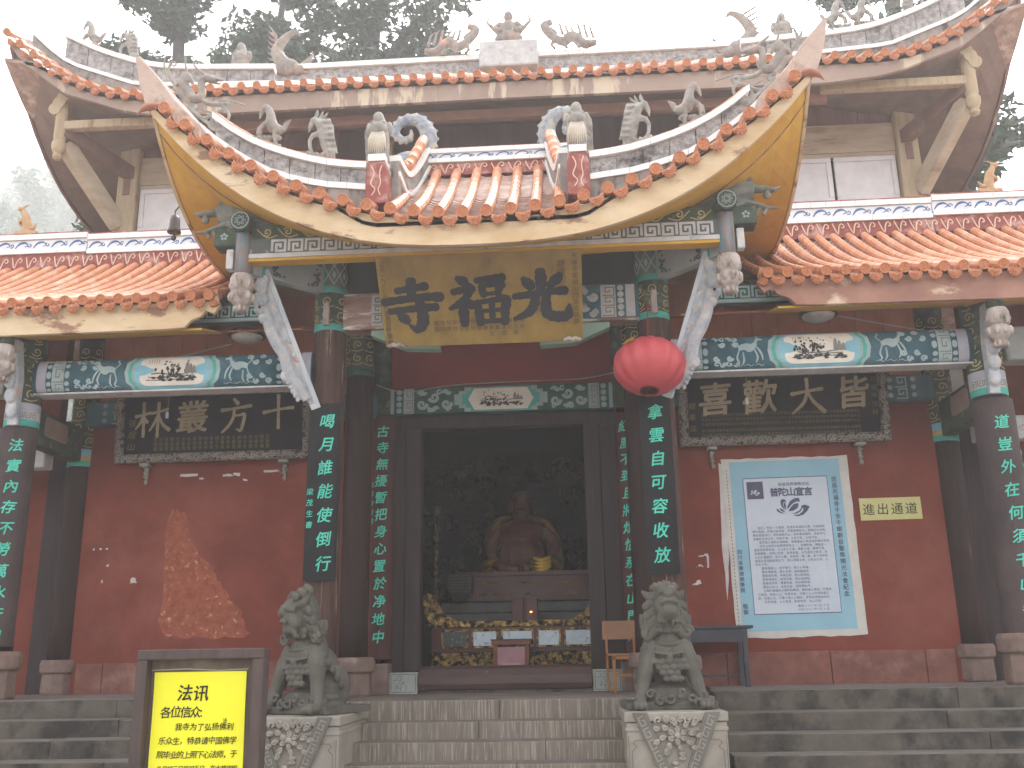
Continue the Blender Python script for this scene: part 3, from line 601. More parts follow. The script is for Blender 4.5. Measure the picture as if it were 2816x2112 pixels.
for s in (-1, 1):
    po = hang_post(s*2.27, 8.4, 3.57, 4.36, .1, T, mat('blue_flaked_post', (150, 140, 138), (112, 96, 92), (104, 138, 156), scale=5, stretch=(6, 6, .7), pscale=4, patch=(.5, .6), bump=.4))
    kb = MB(); kb.box(*sorted((s*2.36, s*2.43)), 8.36, 8.46, 4.0, 4.2); kb.build('side_block', white_p, po, bevel=.01)
    # round beam end with a painted flower
    M = Matrix.Rotation(pi/2, 4, 'X'); dz = 4.45
    be = MB(); be.lathe([(.095, -1.2), (.1, 0), (.09, .008)], (s*2.28, 8.27, dz), 20, M); bo = be.build('beam_end', dkgreen, T, smooth=False)
    fl_ = MB(); ff = lambda a, b: V3(s*2.28+a, 8.259, dz+b)
    fl_.ribbon([(.082*cos(t), .082*sin(t)) for t in [2*pi*i/24 for i in range(24)]], .012, ff, closed=True)
    for k in range(7):
        t = 2*pi*k/7; fl_.ribbon([(.02*cos(t), .02*sin(t)), (.035*cos(t-.35), .035*sin(t-.35)), (.056*cos(t), .056*sin(t)), (.035*cos(t+.35), .035*sin(t+.35))], .006, ff, closed=True); dots(fl_, .066*cos(t+.45), .066*sin(t+.45)-.004, .066*sin(t+.45)+.004, 1, .005, ff)
    fl_.build('painted_flower', pale_orn, bo)
    nb_ = MB(); nb_.box(*sorted((s*2.32, s*2.56)), 8.36, 8.56, 4.24, 4.42); no = nb_.build('crossing_beam_end', dkgreen, T, bevel=.01)
    pf = MB(); fp = lambda a, b: V3(s*2.46+a, 8.357, 4.33+b)
    for k in range(5): dots(pf, .025*cos(k*1.257+.3), .025*sin(k*1.257+.3)-.008, .025*sin(k*1.257+.3)+.008, 1, .013, fp)
    pf.build('painted_flower', pale_orn, no)
    # dragon-head beam end, mouth open, ball between the jaws, pointing outwards
    dh = MB(); X = lambda a, b, c: (s*(2.34+a*1.15), 8.5+b, 4.55+c*1.25)
    dh.tube([X(-.4, .1, -.02), X(-.1, .02, .02), X(.08, -.02, .05), X(.2, -.04, .05)], [.09, .11, .12, .09], 12); dh.ell(X(.12, -.02, .12), (.1, .09, .07)); dh.ell(X(.08, -.08, .14), (.03, .03, .03)); dh.ell(X(.17, -.1, .12), .028)
    dh.tube([X(.15, -.03, .08), X(.28, -.04, .06), X(.36, -.05, .045), X(.42, -.05, .07)], [.075, .06, .045, .012], 10, sq=.5)
    dh.tube([X(.1, -.02, -.04), X(.22, -.04, -.07), X(.3, -.05, -.1), X(.4, -.05, -.1)], [.07, .05, .035, .01], 10, sq=.5); dh.ell(X(.3, -.06, -.0), .038)
    for k in range(6): dh.tube([X(-.05+.03*k, -.06, .1-.03*k), X(-.14+.02*k, -.09, .1-.045*k), X(-.2+.02*k, -.08, .14-.06*k)], [.035, .025, .006], 8)
    for k in range(5): dh.tube([X(.05+.06*k, -.04, -.1), X(.02+.06*k, -.05, -.15), X(.05+.06*k, -.05, -.17-.01*(k % 2))], [.022, .016, .004], 6)
    sculpt(dh, 'dragon_head_bracket', mat('grey_green_carving', (140, 140, 134), (98, 104, 100), (92, 116, 100), scale=8, pscale=6, patch=(.56, .66), bump=.4), T, .009, 1)
    # side tie between column and post, painted panel
    a, b = V3(s*1.66, 9.25, 4.17), V3(s*2.24, 8.5, 4.12); d = (b-a); L = d.length; d.normalize(); nrm = Vector((-d.y, d.x, 0)); nrm = nrm if nrm.y < 0 else -nrm
    tm = MB(); tm.beam(a, b, .1, .27); to = tm.build('side_tie_beam', mat('chalk_blue_panel', (168, 176, 178), (150, 158, 160), bump=.1), T, bevel=.006)
    pnl = MB(); ft = lambda p, q: a+d*p+nrm*.053+V3(0, 0, q)
    for e in (0, 1):
        c = .2 if not e else L-.26; sg = -1 if e else 1
        for k, (da_, db_, rr_) in enumerate(((0, -.07, .03), (.05, -.085, .022), (.095, -.09, .016), (-.03, -.03, .024), (0, .0, .03), (-.02, .05, .02), (.03, .03, .016), (.0, .085, .014))):
            pnl.ribbon(spiral(c+sg*da_, db_, rr_, .95, k*1.7, sg, 8), rr_*.75, lambda p, q, k=k: ft(p, q)+nrm*(.0004*k))
    pnl.build('dark_flower_ornament', mat('slate_ornament', (84, 92, 96), bump=0), to)
    st = MB()
    for c, m_ in ((.1, 0), (L-.12, 0)): st.ribbon([(c, -.13), (c, .13)], .03, ft)
    st.build('aqua_stripe', aqua_m, to)
    # carved dragon strut: from low on the column up to the tie
    P0, P1 = V3(s*1.74, 9.13, 2.80), V3(s*2.16, 8.6, 4.06); ax = (P1-P0); LL = ax.length; ax.normalize(); sd_ = Vector((s, -.3, 0)); sd_ = (sd_-ax*sd_.dot(ax)).normalized(); nn = ax.cross(sd_); nn = nn if nn.y < 0 else -nn
    # u along strut, v outward
    D = lambda u, v, h=0.: P0+ax*(u*LL)+sd_*v+nn*h
    pk_ = MB(); pk_.prism([(0, -.075), (1, -.075), (1.0, .035), (0, .02)], lambda u, v, h: D(u, v, h), -.07, .035); pko = pk_.build('strut_plank', mat('pale_blue_plank', (206, 210, 216), (180, 192, 204), (150, 140, 136), scale=5, pscale=6, patch=(.62, .7), bump=.25), T, bevel=.006)
    sk = MB(); sk.prism([(0.04, -.03), (.97, -.03), (.98, .06), (.9, .1), (.55, .09), (.2, .06), (0.04, .02)], lambda u, v, h: D(u, v, h), -.04, .045)
    bd = [D(u, v, .045) for u, v in ((.08, .02), (.2, .05), (.3, .085), (.42, .07), (.52, .1), (.62, .11), (.7, .1), (.78, .1))]
    sk.tube(crom([tuple(p) for p in bd], 4), [.05+.018*sin(i*.12) for i in range(29)], 10)
    for k in range(20): sk.ell(D(.1+.033*k, .11+.03*sin(k*.33), .06), (.022, .022, .022), None, 6, 5)
    sk.ell(D(.82, .1, .04), (.08, .08, .09)); sk.ell(D(.76, .14, .05), (.055, .06, .06)); sk.ell(D(.70, .14, .05), (.045, .05, .06)); sk.ell(D(.79, .1, .12), .025)
    for k in range(5): sk.tube([D(.84+.02*k, .06-.02*k, .06), D(.9+.015*k, .1-.03*k, .09), D(.95, .07-.03*k, .06)], [.03, .025, .01], 8)
    sk.ell(D(.28, .12, .04), (.07, .05, .07)); sk.tube([D(.2, .1, .03), D(.14, .1, .04), D(.1, .06, .03)], [.05, .035, .02], 8)
    for k in range(4): sk.tube(crom([tuple(D(.3+.13*k, -.02, .03)), tuple(D(.36+.13*k, .03, .05)), tuple(D(.4+.13*k, -.01, .05)), tuple(D(.35+.13*k, -.02, .05))], 3), .014, 6)
    dk = sculpt(sk, 'carved_dragon', drag_m, pko, .007, 0)
    ey = MB(); ey.ell(D(.775, .135, .105), .014, None, 8, 6); ey.build('eye', ink_big, dk, smooth=True)
    # wing-side hanging post with its strut
    hp = hang_post(s*4.74, 8.76, 3.08, 3.72, .095, T, dkgreen)
    ws = MB(); ws.prism([(2.72, 0), (2.72, .05), (3.0, .12), (3.2, .13), (3.35, .2), (3.6, .3), (3.6, .1), (3.2, 0)], lambda z, y, d: V3(s*4.74+d, 9.08-y, z), -.05, .05)
    for k in range(5): ws.ell((s*4.74, 9.0-.05*k, 2.86+.14*k), (.06, .05, .08))
    sculpt(ws, 'carved_strut', drag_m, T, .01, 2)
    wt = MB(); wt.box(s*4.74-.05, s*4.74+.05, 8.8, 9.2, 3.55, 3.8); wt.build('post_tie_beam', dkgreen, T)
# front beam between the hanging posts with fret, scroll rail above
fb = MB(); fb.box(-2.2, 2.2, 8.36, 8.46, 4.13, 4.29); fbo = fb.build('fret_beam', mat('grey_fret_ground', (96, 104, 104), (82, 90, 92), (164, 148, 140), pscale=5, patch=(.6, .66), bump=.15), T)
fr = MB(); f = lambda a, b: V3(a, 8.357, b)
fret(fr, -2.0, -.7, 4.145, 4.28, f, .16, .024); fr.build('fret_ornament', white_p, fbo); fr = MB(); fret(fr, .7, 2.16, 4.145, 4.28, f, .16, .024, True); fr.build('fret_ornament', white_p, fbo)
ru = MB(); ru.box(-2.2, 2.2, 8.33, 8.46, 4.085, 4.128); ru.build('white_rail', white_p, fbo); rl = MB(); rl.box(-2.2, 2.2, 8.34, 8.47, 4.055, 4.083); rl.build('ochre_rail', soffit_m, fbo)
su = MB(); su.box(-2.2, 2.2, 8.38, 8.48, 4.293, 4.44); suo = su.build('scroll_rail', dkgreen, T)
sr = MB(); f = lambda a, b: V3(a, 8.377, b)
for s in (-1, 1):
    for k in range(4): sr.ribbon(spiral(s*(1.45+.2*k), 4.365, .045, 1.3, k*1.3, 1 if k % 2 else -1, 14), .012, f); sr.ribbon(crom([(s*(1.35+.2*k), 4.33), (s*(1.45+.2*k), 4.31), (s*(1.55+.2*k), 4.4)], 4), .011, f)
sr.build('gold_scrolls', gold_orn, suo)
# fret panels tucked under the wing eaves beside the porch
for s in (-1, 1):
    pb = MB(); pb.box(*sorted((s*2.1, s*3.05)), 8.98, 9.06, 3.70, 3.88); pbo = pb.build('inner_fret_beam', green_paint, T)
    pf = MB(); fret(pf, *sorted((s*2.12, s*3.02)), 3.735, 3.865, lambda a, b: V3(a, 8.977, b), .16, .02); pf.box(*sorted((s*2.1, s*3.05)), 8.95, 8.978, 3.69, 3.72); pf.build('fret_ornament', pale_orn, pbo)
# ---- doorway
jm = MB()
for s in (-1, 1):
    jm = MB(); jm.box(*sorted((s*.915, s*1.09)), 10.72, 10.9, .29, 2.94); jm.box(*sorted((s*1.094, s*1.28)), 10.74, 10.9, .29, 2.94); jm.build('door_jamb', frame_m, T, bevel=.006)
    dp = MB(); dp.box(*sorted((s*1.3, s*1.44)), 10.66, 10.85, .38, 4.2); dpo = dp.build('door_pillar', wood_dk, T, bevel=.02)
    bp = MB(); bp.box(*sorted((s*1.22, s*1.48)), 10.5, 10.85, .06, .38); bp.build('pillar_plinth', base_m, dpo, bevel=.02)
    cb = MB(); cb.box(*sorted((s*1.26, s*1.46)), 10.6, 10.66, 3.1, 4.1); cb.build('painted_capital', dkgreen, dpo)
    stb = MB(); stb.box(*sorted((s*.925, s*1.225)), 10.63, 10.8, .066, .285); sto = stb.build('carved_stone_block', mat('pale_green_stone', (170, 176, 170), (150, 156, 150), bump=.2), T, bevel=.006)
    rl = MB(); fq = lambda a, b: V3(s*1.075+a, 10.627, .175+b); rr = random.Random(11)
    rl.ribbon(rrect(-.13, .13, -.09, .09, .01), .008, fq, closed=True)
    for k in range(9): 
        cx, cy = rr.uniform(-.09, .09), rr.uniform(-.06, .06); rl.ribbon(spiral(cx, cy, rr.uniform(.02, .035), rr.uniform(.4, .9), rr.uniform(0, 6), 1, 8), .007, fq)
    rl.build('carved_flowers', mat('stone_relief_shadow', (122, 130, 126), bump=0), sto)
hd = MB(); hd.box(-1.28, 1.28, 10.74, 10.9, 2.945, 3.09); hd.build('door_head', frame_m, T, bevel=.006)
li = MB(); li.box(-1.27, 1.27, 10.62, 10.85, 3.095, 3.40); lio = li.build('painted_lintel', green_paint, T, bevel=.006)
f = lambda a, b, h=0: V3(a, 10.617-h, b); a1, a2, a3, a4, a5 = MB(), MB(), MB(), MB(), MB(); sh = lambda h: (lambda a, b: f(a, b, h))
for s in (-1, 1):
    a1.poly([(s*1.26, 3.1), (s*1.22, 3.1), (s*1.22, 3.39), (s*1.26, 3.39)], sh(0)); dots(a1, s*1.16, 3.1, 3.39, 4, .032, sh(0))
    a1.poly([(s*.99, 3.1), (s*1.11, 3.1), (s*1.11, 3.39), (s*.99, 3.39)], sh(0)); vfret(a3, s*1.05-.05, s*1.05+.05, 3.11, 3.38, sh(.0015), 2, .013)
    scrolls(a1, *sorted((s*.55, s*.97)), 3.12, 3.37, sh(0), 3, .035, 5)
    for k in range(4): a1.ribbon(spiral(s*(.6+.1*k), 3.14+.2*(k % 2), .035, 1, k, 1, 8), .02, sh(.001))
st_ = lambda k, r: [(x*k, 3.245+y*r) for x, y in ((-1, -.45), (-1, .45), (-.9, .45), (-.9, .7), (-.78, .7), (-.78, 1), (.78, 1), (.78, .7), (.9, .7), (.9, .45), (1, .45), (1, -.45), (.9, -.45), (.9, -.7), (.78, -.7), (.78, -1), (-.78, -1), (-.78, -.7), (-.9, -.7), (-.9, -.45))]
a1.poly(st_(.53, .142), sh(.0015)); a4.poly(st_(.44, .138), sh(.003)); a5.poly([(-.37, 3.245), (-.3, 3.37), (.3, 3.37), (.37, 3.245), (.3, 3.12), (-.3, 3.12)], sh(.0045))
landscape(a2, a3, -.28, .3, 3.13, 3.37, sh(.006), lambda p, q, d: f(p, q, .0075+d), 2)
for nm, mb, m in (('pale_ornament', a1, pale_orn), ('aqua_border', a4, aqua_m), ('picture_panel', a5, paper_m), ('ink_picture', a2, ink_m), ('ink_wash_lines', a3, ink_lt)): mb.build(nm, m, lio)
rb = MB(); rb.box(-1.3, 1.3, 10.68, 10.85, 3.405, 4.7); rb.build('red_transom_board', mat('transom_red', (146, 54, 50), (128, 48, 46), scale=1.5, bump=.05), T)
th = MB(); P = [(10.62, .1), (10.6, .16), (10.61, .24), (10.65, .31), (10.7, .34), (10.86, .34), (10.86, .1)]
th.prism(P, lambda y, z, d: V3(d, y, z), -.915, .915); th.build('threshold_log', mat('worn_threshold', (84, 62, 58), (64, 48, 46), (150, 128, 84), scale=5, stretch=(.4, 2, 2), pscale=8, pstretch=(.5, 1.5, 2), patch=(.68, .72), rough=.5, bump=.2), T, bevel=.01)
sl = MB(); sl.box(-.93, .93, 10.64, 10.9, .06, .098); sl.build('stone_sill', stone_d, T)
# ---- dark shrine room
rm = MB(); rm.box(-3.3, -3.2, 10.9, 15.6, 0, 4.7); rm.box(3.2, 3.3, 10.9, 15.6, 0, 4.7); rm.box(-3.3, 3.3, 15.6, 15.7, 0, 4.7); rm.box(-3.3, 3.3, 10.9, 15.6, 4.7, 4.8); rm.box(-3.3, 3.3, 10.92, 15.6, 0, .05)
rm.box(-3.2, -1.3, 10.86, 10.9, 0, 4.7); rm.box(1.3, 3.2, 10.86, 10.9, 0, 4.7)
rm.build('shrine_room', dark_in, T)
bc = MB(); rr = random.Random(3)
for k in range(240):
    x, z = rr.uniform(-1.5, 1.5), rr.uniform(1.2, 3.3)
    if abs(x-.07) < .5 and z < 2.75: continue
    bc.ell((x, 14.35+rr.uniform(-.1, .1), z), (rr.uniform(.04, .13), .08, rr.uniform(.03, .1)), Matrix.Rotation(rr.uniform(0, 3), 3, 'Y'), 8, 6)
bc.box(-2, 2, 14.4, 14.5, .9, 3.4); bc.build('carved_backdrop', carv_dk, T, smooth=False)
# ---- tiled roofs
def cover_tube(mb, P, r, n=10, step=.17):
    """half-round cover tiles laid end to end along a line; each tile a little fatter at its lower end"""
    Q = []; R = []; P = [Vector(p) for p in P]; acc = 0; last = 0
    tot = sum((b-a).length for a, b in zip(P, P[1:])); k = max(2, round(tot/step))
    def at(t):
        L = t*tot
        for a, b in zip(P, P[1:]):
            d = (b-a).length
            if L <= d+1e-9: return a+(b-a)*(L/d)
            L -= d
        return P[-1]
    for i in range(k):
        Q += [at(i/k), at(i/k+.15/k), at((i+1)/k-.004)]; R += [r*1.05, r*1.02, r*.95]
    mb.tube(Q, R, n)
def pans(mb, x0, x1, eave, top, sag, rows, lift=.02, e1=None, t1=None):
    def pt(x, u, t):
        E = eave(x); Tp = top(x); y = E[0]+(Tp[0]-E[0])*t; z = E[1]+(Tp[1]-E[1])*t-sag*sin(pi*t)
        return V3(x, y, z-.045-.028*(1-(2*u-1)**2))
    vs = []; fs = []; n = 4
    for k in range(rows):
        for t, dz in ((k/rows, lift), ((k+1)/rows, 0.)):
            for i in range(n+1): p = pt(x0+(x1-x0)*i/n, i/n, t); vs.append((p.x, p.y, p.z+dz))
        o = 2*k*(n+1); fs += [(o+i, o+i+1, o+n+2+i, o+n+1+i) for i in range(n)]
        if k: fs += [(o-n-1+i, o-n+i, o+1+i, o+i) for i in range(n)]
    mb.add(vs, fs)
def disc_end(mb, c, d, r):
    M = Vector(d).to_track_quat('Z', 'Y').to_matrix(); c = Vector(c)
    mb.lathe([(r*1.02, -.03), (r*1.02, .012), (r*.98, .016), (r*.84, .016), (r*.8, .009), (0, .009)], c, 20, M)
    for k in range(4):
        t = k*pi/2+.4; P = [(M @ Vector((r*.12*cos(t)+r*.62*q*cos(t+q*1.5), r*.12*sin(t)+r*.62*q*sin(t+q*1.5), .011)))+c for q in (0, .35, .7, 1)]
        mb.tube(P, r*.075, 5)
def drip_end(mb, c, wd, h, tilt=.35, roll=0.):
    """hanging shell-shaped lip tile"""
    c = Vector(c); M = Matrix.Rotation(-tilt, 3, 'X') if not roll else Matrix.Rotation(-roll, 3, 'Y') @ Matrix.Rotation(-tilt, 3, 'X')
    P = []; n = 14
    for i in range(n+1):
        t = pi*i/n; rr = 1+.06*(1 if i % 2 else -1); P.append((-wd/2*cos(t)*rr, -h*sin(t)*rr))
    P = [(p, q+.012-.03*(1-(2*p/wd)**2) if 0 else q) for p, q in P]
    mb.prism(P, lambda a, b, d: (M @ V3(a, d+.25*b*b/h, b))+c, -.008, .01)
    for k in (.35, .6, .85):
        mb.tube([(M @ V3(-wd/2*k*cos(pi*i/8), -.012+.25*(h*k*sin(pi*i/8))**2/h, -h*k*sin(pi*i/8)))+c for i in range(9)], .005, 4)
def arc_lips(mb, c, wd, sl):
    c = Vector(c)
    for k in range(3):
        mb.tube([c+V3(-wd/2*cos(pi*i/6), .02+.045*k, .012+sl*.045*k-.026*sin(pi*i/6)) for i in range(7)], .006, 5)
def band_wall(par, name, path, z_lo, z_hi, th, m, seg=None, proud=0., gap=.004):
    """wall strip following path [(x,y)] between two height functions; seg splits it into tiles"""
    mb = MB()
    for i in range(len(path)-1):
        (x0, y0), (x1, y1) = path[i], path[i+1]; d = Vector((x1-x0, y1-y0)); L = d.length; d.normalize(); n = Vector((-d.y, d.x))*(th/2+proud)
        a = Vector((x0, y0))+d*(gap/2 if seg else 0); b = Vector((x1, y1))-d*(gap/2 if seg else 0)
        vs = []
        for q, xx in ((a, x0), (b, x1)):
            for sg in (-1, 1):
                for z in (z_lo(xx), z_hi(xx)): vs.append((q.x+sg*n.x, q.y+sg*n.y, z))
        mb.add(vs, [(0, 1, 3, 2), (4, 6, 7, 5), (0, 4, 5, 1), (2, 3, 7, 6), (1, 5, 7, 3), (0, 2, 6, 4)])
    return mb.build(name, m, par)
def lerpf(tab):
    def f(x):
        x = abs(x)
        if x <= tab[0][0]: return tab[0][1]
        for (a, p), (b, q) in zip(tab, tab[1:]):
            if x <= b: return p+(q-p)*(x-a)/(b-a)
        (a, p), (b, q) = tab[-2:]; return q+(q-p)*(x-b)/(b-a)
    return f
# ======== entrance porch roof
ze = lambda x: 4.185+1.25*(abs(x)/2.95)**2.2
zf = lambda x: 3.90+1.42*(abs(x)/3.0)**2.6
YE = 7.75
pr_ = MB(); xs = [(-13.5+i)*.2126 for i in range(28)]
pe = MB()
for i, x in enumerate(xs):
    if abs(x) < .83:
        P = [(x, YE+1.42*t, ze(x)+(5.33-ze(x))*t-.07*sin(pi*t)) for t in [k/8 for k in range(9)]]
    elif abs(x) < 1.1: P = [(x, YE+.3*t, ze(x)+.12*t) for t in (0, .5, 1)]
    else: P = [(x, YE+.33*t, ze(x)+.09*t) for t in (0, .5, 1)]
    pr_.mi = 0; cover_tube(pr_, P, .05)
    d = Vector(P[0])-Vector(P[1]); d.z *= .3; disc_end(pe, Vector(P[0])+V3(0, -.01, 0), d, .055)
    if i < 27:
        x2 = xs[i+1]; xm = (x+x2)/2; roll = atan2(ze(x2)-ze(x), x2-x)
        pr_.mi = 1
        if abs(xm) < .83: pans(pr_, x+.03, x2-.03, lambda q: (YE+.0, ze(q)), lambda q: (YE+1.42, 5.33), .07, 19)
        else: pans(pr_, x+.03, x2-.03, lambda q: (YE, ze(q)), lambda q: (YE+.4, ze(q)+.1), 0, 5)
        drip_end(pe, (xm, YE-.015, (ze(x)+ze(x2))/2-.062), .135, .078, .3, roll)
        M = Matrix.Rotation(-roll, 3, 'Y'); n0 = len(pr_.v); pr_.mi = 0; arc_lips(pr_, (0, 0, 0), .14, .5); c = V3(xm, YE-.03, (ze(x)+ze(x2))/2-.048)
        pr_.v[n0:] = [tuple((M @ Vector(p))+c) for p in pr_.v[n0:]]
# sheathing and the sweeping side slopes behind the hip ridges
def sof_z(x, y):
    v = min(1., max(0., (y-7.86)/2.3)); a = zf(x)+.03; b = 4.50+.02*abs(x); return b+(a-b)*(1-v)**(1.5+1.5*(abs(x)/3)**4)
def slope(u, v):
    x = -3.0+6*u; y = 7.8+2.9*v; s_ = min(1, (y-7.75)/1.42)
    zc = ze(0)+(5.37-ze(0))*s_-.09 if y < 9.25 else 5.3-(y-9.25)*.5
    side = sof_z(3., y)+.12
    f_ = min(1, max(0, (abs(x)-.95)/2.05)); z = zc*(1-f_)+side*f_
    front = ze(x)-.06+.35*(y-7.75)
    z = min(z, front) if y < 8.15 else (z if y > 8.6 else min(z, front)*(1-(y-8.15)/.45)+z*(y-8.15)/.45)
    return V3(x, y, max(z, sof_z(x, y)+.07))
pr_.mi = 1; pr_.slab(slope, 48, 20, (0, 0, -.04))
PR = pr_.build('porch_roof', [tile_m, pan_m], T)
pe.build('eave_tile_ends', tile_end, PR)
fa = MB(); fa.slab(lambda u, v: V3(-3.02+6.04*u, 7.80, zf(-3.02+6.04*u)+(ze(-3.02+6.04*u)-.06-zf(-3.02+6.04*u))*v), 60, 2, (0, .05, 0)); FA = fa.build('fascia_board', fascia_m, PR)
sm_ = MB(); sm_.slab(lambda u, v: V3(-1.2+2.4*u, 7.793, zf(-1.2+2.4*u)-.004+(.105-.09*abs(2*u-1)**2)*v), 24, 1, (0, .006, 0)); sm_.build('lower_fascia_strip', fascia_m, FA)
def soff(u, v):
    x = -3.0+6*u; y = 7.86+2.84*v; return V3(x, y, sof_z(x, y))
sf = MB(); sf.slab(soff, 48, 16, (0, 0, .02)); SF = sf.build('ochre_soffit', soffit_m, PR)
ln = MB()
for s in (-1, 1): ln.tube([soff(.5+s*.5*(1-.33*t), .04+.16*t)-V3(0, 0, .004) for t in [k/8 for k in range(9)]], .006, 5)
ln.build('board_joint', up_brn, SF)
for s in (-1, 1):
    eb = MB(); eb.slab(lambda u, v: soff(.5+.5*s, u)+V3(s*.004, 0, -.012+.13*v), 16, 1, (s*.03, 0, 0)); eb.build('side_eave_board', fascia_m, PR)
    t_ = MB(); t_.prism([(3.24, 5.98), (3.19, 5.73), (3.11, 5.49), (3.05, 5.38), (2.8, 5.22), (2.55, 5.02), (2.55, 5.22), (2.82, 5.5), (3.01, 5.77), (3.2, 6.0)], lambda a, b, d: V3(s*a, d, b), 7.83, 8.0); t_.build('roof_horn', mat('pale_brown_horn', (196, 176, 164), (170, 146, 134), (146, 112, 98), scale=4, pscale=4, patch=(.55, .7), bump=.3), PR, bevel=.012)
    t_ = MB(); t_.tube(crom([(s*2.95, 7.8, 5.41), (s*3.02, 7.78, 5.41), (s*3.09, 7.76, 5.37), (s*3.13, 7.76, 5.31)], 4), [.05, .055, .06, .06, .06, .058, .05, .045, .04, .03, .02, .015, .006], 10, sq=.5); t_.build('corner_leaf_tile', mat('brown_red_tile', (186, 136, 116), (164, 112, 94), bump=.2), PR, smooth=True)
# hip ridges
zl = lerpf([(.98, 4.64), (1.25, 4.675), (1.43, 4.695), (1.62, 4.745), (1.85, 4.815), (2.02, 4.895), (2.22, 5.025), (2.45, 5.195), (2.64, 5.365), (2.82, 5.57), (3.01, 5.80), (3.22, 6.04)])
zu = lerpf([(.98, 4.835), (1.19, 4.855), (1.43, 4.895), (1.67, 4.965), (1.9, 5.045), (2.12, 5.15), (2.35, 5.30), (2.52, 5.44)])
def xpath(s, a, b, n): return [(s*(a+(b-a)*i/n), 8.1) for i in range(n+1)]
for s in (-1, 1):
    hr = band_wall(PR, 'hip_ridge', xpath(s, 1.0, 2.9, 19), lambda x: ze(x)-.02, lambda x: zl(x)-.058, .1, grey_base)
    band_wall(hr, 'white_tile_band', xpath(s, 1.03, 3.19, 12), lambda x: zl(x)-.058, zl, .1, white_t, 1, .02)
    band_wall(hr, 'carved_grey_band', xpath(s, 1.03, 2.5, 6), zl, lambda x: zu(x)-.035, .085, grey_rel, 1, 0, .01)
    band_wall(hr, 'white_tile_band', xpath(s, 1.03, 2.53, 8), lambda x: zu(x)-.032, lambda x: zu(x)+.03, .1, white_t, 1, .03)
    cr = MB(); cover_tube(cr, [(x, y, zu(x)+.045) for x, y in xpath(s, 1.03, 2.53, 15)], .03, 8, .14); cr.build('ridge_cap_roll', mat('pink_cap_tile', (222, 168, 150), (206, 148, 128), bump=.15), hr)
    rl = MB(); rr = random.Random(4)
    for k in range(34):
        x = 1.08+1.38*k/33; z0, z1 = zl(x), zu(x)-.035; zz = z0+(z1-z0)*rr.uniform(.3, .7)
        rl.tube([V3(s*(x+p), 8.055, zz+q) for p, q in spiral(0, 0, rr.uniform(.02, .034), rr.uniform(.6, 1.1), rr.uniform(0, 6), 1, 9)], .006, 5)
    rl.build('relief_flowers', grey_rel, hr)
    # red end post, side wall dipping back to the main ridge
    po = MB(); po.prism([(-.105, 4.42), (.105, 4.42), (.1, 4.75), (.075, 4.845), (-.075, 4.845), (-.1, 4.75)], lambda a, b, d: V3(s*.925+a, d, b), 7.98, 8.2); po_ = po.build('red_ridge_post', red_frz, PR, bevel=.015)
    cp = MB(); cp.box(s*.925-.08, s*.925+.08, 7.97, 8.2, 4.848, 4.915); cp.build('white_cap', white_t, po_)
    sl_ = MB()
    for k in range(2): sl_.tube([V3(s*.925+p, 7.978, q) for p, q in crom([(-.05+.1*k, 4.8), (-.02+.05*k, 4.72), (-.05+.09*k, 4.62), (-.01+.03*k, 4.56), (-.04+.08*k, 4.5)], 4)], .006, 5)
    sl_.build('painted_scroll', frz_line, po_)
    XW = lambda y: s*(.84-.16*(y-8.15)/1.05)
    low = crom([(8.15, 4.85), (8.31, 4.79), (8.48, 4.75), (8.75, 4.94), (8.97, 5.18), (9.19, 5.44)], 4); upp = crom([(8.2, 4.99), (8.29, 4.97), (8.52, 4.98), (8.82, 5.23), (9.04, 5.48), (9.22, 5.69)], 4)
    zlow = lerpf(low); zupp = lerpf(upp); ys = [8.2+1.0*i/20 for i in range(21)]
    sw = MB(); sw.slab(lambda u, v: V3(XW(8.2+u), 8.2+u, (4.35+u*.85)*(1-v)+(zupp(8.2+u)-.03)*v), 20, 2, (-s*.07, 0, 0)); SW = sw.build('ridge_side_wall', grey_base, PR)
    for nm, zz, tt in (('white_tile_strip', zlow, .045), ('white_tile_strip', zupp, .06)):
        b = MB()
        for i in range(20):
            y0, y1 = ys[i]+.0015, ys[i+1]-.0015; X0, X1 = XW(y0), XW(y1); vs = []
            for y, x in ((y0, X0), (y1, X1)):
                for dx in (s*.018, -s*.088):
                    for dz in (-tt/2, tt/2): vs.append((x+dx, y, zz(y)+dz))
            b.add(vs, [(0, 1, 3, 2), (4, 6, 7, 5), (0, 4, 5, 1), (2, 3, 7, 6), (1, 5, 7, 3), (0, 2, 6, 4)])
        b.build(nm, white_t, SW)
    ro = MB(); cover_tube(ro, [(XW(y)-s*.035, y, z) for y, z in crom([(8.40, 5.02), (8.5, 5.04), (8.67, 5.2), (8.89, 5.45), (9.08, 5.68)], 5)], .055, 10, .2); ro.build('orange_ridge_roll', tile_m, SW, smooth=True)
    # fish-dragon tail curling up at the end of the main ridge
    tl = MB(); c0 = V3(s*.84, 9.2, 5.45)
    PT = crom([(.10, 0, .12), (.19, .2, .105), (.20, .38, .09), (.09, .53, .07), (-.08, .52, .055), (-.14, .40, .045), (-.07, .31, .038), (.02, .34, .03), (.02, .41, .02)], 5)
    for i_, (u_, z_, r_) in enumerate(PT):
        tl.ell(c0+V3(-s*u_, 0, z_), (r_, r_*.8, r_), None, 10, 8)
        if i_ % 2 == 0 and 0 < i_ < len(PT)-6:
            q0, q1 = PT[i_-1], PT[i_+1]; d_ = Vector((q1[0]-q0[0], 0, q1[1]-q0[1])).normalized(); o_ = Vector((d_.z, 0, -d_.x))
            p_ = Vector((u_, 0, z_)); a0_ = p_+o_*r_*.8; a1_ = p_+o_*(r_+.028)+d_*-.02; tl.tube([c0+V3(-s*a0_.x, 0, a0_.z), c0+V3(-s*a1_.x, 0, a1_.z)], [.03, .006], 6)
